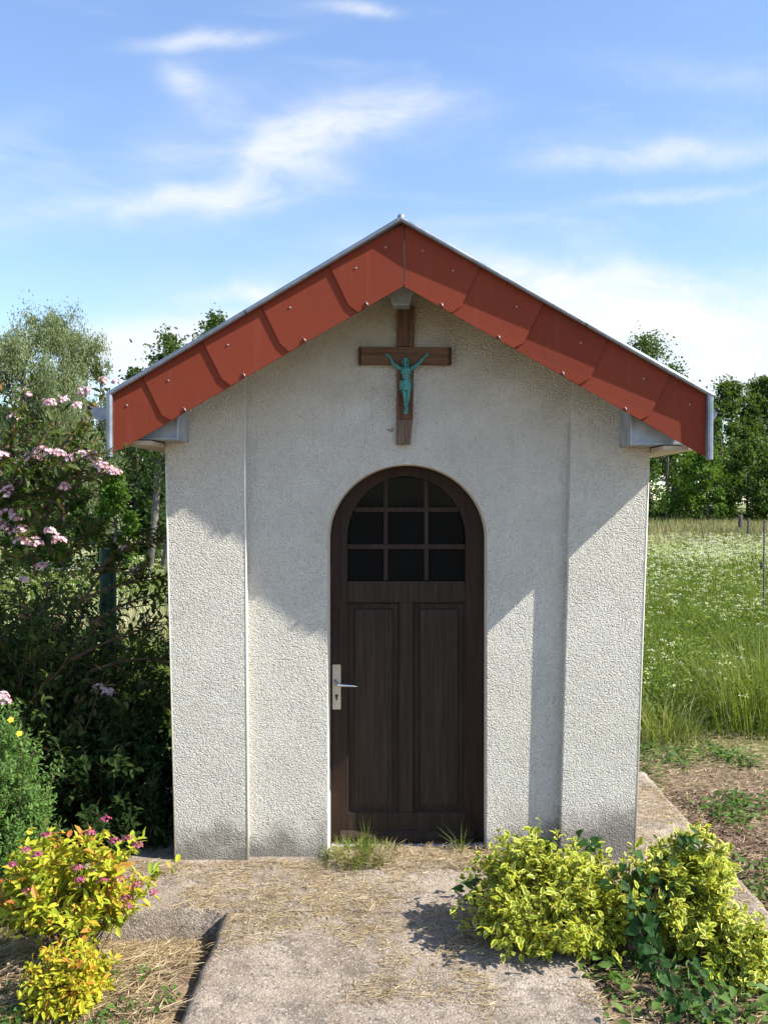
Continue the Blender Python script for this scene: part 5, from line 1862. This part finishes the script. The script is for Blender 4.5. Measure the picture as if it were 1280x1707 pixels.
for (a, b) in arms:
    p0, p1 = W(*a), W(*b)
    m = p0.lerp(p1, .5) + Vector((0, 0, .06))
    pts = [p0 * (1 - t) ** 2 + m * 2 * t * (1 - t) + p1 * t * t for t in np.linspace(0, 1, 8)]
    st.tube(pts, [.010 - .001 * k for k in range(8)], 5)
    subs = [pts]
    for k in range(5):
        o = pts[rng.integers(1, 7)]
        dv = (p1 - p0).normalized() + Vector(rdirs(1, rng)[0]) * .8
        ln = rng.uniform(.10, .26)
        q = [o, o + dv * ln * .5, o + dv * ln]
        st.tube(q, [.004, .003, .002], 4)
        subs.append(q)
    for q in subs:
        nn = len(q) - 1
        cnt = 16 if len(q) > 3 else 8
        for k in range(cnt):
            t = (k + .5) / cnt
            i = min(nn - 1, int(t * nn))
            p = q[i].lerp(q[i + 1], t * nn - i)
            ax = (q[i + 1] - q[i]).normalized()
            for s in (-1, 1):
                out = ax.cross(Vector(rdirs(1, rng)[0])).normalized()
                P.append(tuple(p)); D.append(tuple(out + ax * .7)); N.append((rng.normal() * .4, rng.normal() * .4 - .2, 1.0)); RN.append(rng.random())
st.build('branches', M['stem'], wei, origin=tuple(wei.location))
P, D, N, RN = map(np.array, (P, D, N, RN))
Lf = .055 * rng.uniform(.6, 1.3, len(P))
place_leaves(wei, P, D, N, Lf, Lf * .46, RN, T_LEAF, 'we', M['weigela'], 170, rng, bulk='outer_foliage')

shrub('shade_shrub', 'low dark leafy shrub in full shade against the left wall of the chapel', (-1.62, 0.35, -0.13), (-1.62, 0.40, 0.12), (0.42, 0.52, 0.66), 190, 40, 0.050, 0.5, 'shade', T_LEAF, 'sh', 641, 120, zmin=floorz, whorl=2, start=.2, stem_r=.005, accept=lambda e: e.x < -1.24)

# ------------------------------------------------------------------ bindweed climbing through the yellow edged bushes
root = thing('bindweed', 'dark green heart leaved vine smothering the gap between the yellow edged bushes', 'climbing vine', (0.95, -0.95, -0.10))
rng = np.random.default_rng(88)
P, D, N, RN = [], [], [], []
st = MB()
lines = [((1075, 1640), (1065, 1520), (1060, 1420)), ((1090, 1650), (1085, 1560), (1100, 1460)), ((1060, 1640), (1045, 1560), (1035, 1480)), ((1100, 1640), (1120, 1600), (1140, 1690)), ((1110, 1640), (1130, 1660), (1180, 1720)),
         ((1070, 1600), (1080, 1480), (1110, 1420)), ((1085, 1600), (1095, 1520), (1140, 1460)), ((1080, 1600), (1050, 1500), (1000, 1440)), ((1095, 1640), (1110, 1690), (1120, 1740)), ((1080, 1640), (1070, 1560), (1090, 1500)), ((1060, 1600), (1100, 1440), (1145, 1400)),
         ((1070, 1560), (1045, 1500), (1050, 1440)), ((1090, 1620), (1100, 1560), (1080, 1520)), ((1150, 1660), (1180, 1640), (1205, 1680)), ((1090, 1560), (1075, 1490), (1065, 1450)), ((1085, 1580), (1095, 1540), (1060, 1480))]
for ln in lines:
    low_ = ln[-1][1] > 1600
    pts = []
    for k, (px, py) in enumerate(ln):
        d_ = 3.44 if not low_ else 3.40 - .12 * k
        p = W(px, py, d_ + (0.10 * k if not low_ else 0))
        if low_:
            p.z = float(gh(p.x, p.y)) + .08 - .015 * k
        pts.append(p)
    path_ = [pts[0] * (1 - t) ** 2 + pts[1] * 2 * t * (1 - t) + pts[2] * t * t for t in np.linspace(0, 1, 10)]
    st.tube(path_, [.0028] * 10, 4, cap=False)
    for k in range(10):
        t = k / 9 * 9
        i = min(8, int(t))
        p = path_[i].lerp(path_[i + 1], t - i) + Vector((rng.normal() * .02, -abs(rng.normal()) * .03 - .01, rng.normal() * .02))
        P.append(tuple(p)); D.append((rng.normal() * .7, -.35 + rng.normal() * .3, -.7 + rng.normal() * .35)); N.append((rng.normal() * .3 + .15, -.75, .55 + rng.normal() * .2)); RN.append(rng.random())
for px, py in ((920, 1415), (908, 1405), (905, 1425), (1000, 1412), (980, 1400), (788, 1478), (780, 1492), (800, 1500), (1150, 1398), (1148, 1412)):
    for k in range(3):
        p = W(px + rng.normal() * 6, py + rng.normal() * 6, 3.72 if px < 1100 else 3.6)
        P.append(tuple(p)); D.append((rng.normal(), -.2, .3 + rng.normal() * .5)); N.append((0, -.5, .8)); RN.append(rng.random())
st.build('stems', M['stem'], root, origin=(0.95, -0.95, -0.10))
P, D, N, RN = map(np.array, (P, D, N, RN))
Lf = .046 * rng.uniform(.6, 1.25, len(P))
place_leaves(root, P, D, N, Lf, Lf * .85, RN, T_HEART, 'bw', M['bindweed'], 300, rng)

# ------------------------------------------------------------------ posts
b_ = MB()
pp = W(180, 838, 5.45)
b_.tube([(pp.x, pp.y, -.3), (pp.x, pp.y, 1.545), (pp.x, pp.y, 1.553)], [.050, .050, .044], 14)
o = b_.build('fence_post', M['greenpost'], None, smooth=False, label='thick dark green post standing in the pink flowering shrub', cat='post')
for i, (px, t_, b__, D_, r_, lb) in enumerate(((1233, 860, 872, 44, .13, 'short dark post in the pale far grass, leftmost of the three far posts'), (1246, 865, 880, 38, .06, 'thin dark post in the meadow, middle one of the three far posts'), (1273, 868, 885, 36, .06, 'thin dark post in the meadow, rightmost of the three far posts'))):
    p = W(px, t_, D_)
    g = float(gh(p.x, p.y))
    o = thing('field_post', lb, 'post', (p.x, p.y, g), 'posts standing in the far meadow')
    MB().tube([(p.x, p.y, g - .2), (p.x + .02, p.y, p.z), (p.x + .02, p.y, p.z + .03)], [r_, r_ * .9, r_ * .6], 7).build('pole', M['oldpost'], o)
p = W(1273, 872, 13.0)
g = float(gh(p.x, p.y))
o = thing('electric_fence_stake', 'thin grey metal stake in the meadow at the right edge with a dark insulator block', 'stake', (p.x, p.y, g))
MB().tube([(p.x, p.y, g - .2), (p.x, p.y, p.z)], .012, 6).build('rod', M['oldpost'], o)
zc2 = W(1270, 942, 13.0).z
MB().box(p.x - .05, p.x + .0, p.y - .03, p.y + .03, zc2 - .06, zc2 + .05).build('insulator', M['oldpost'], o, bevel=.006)
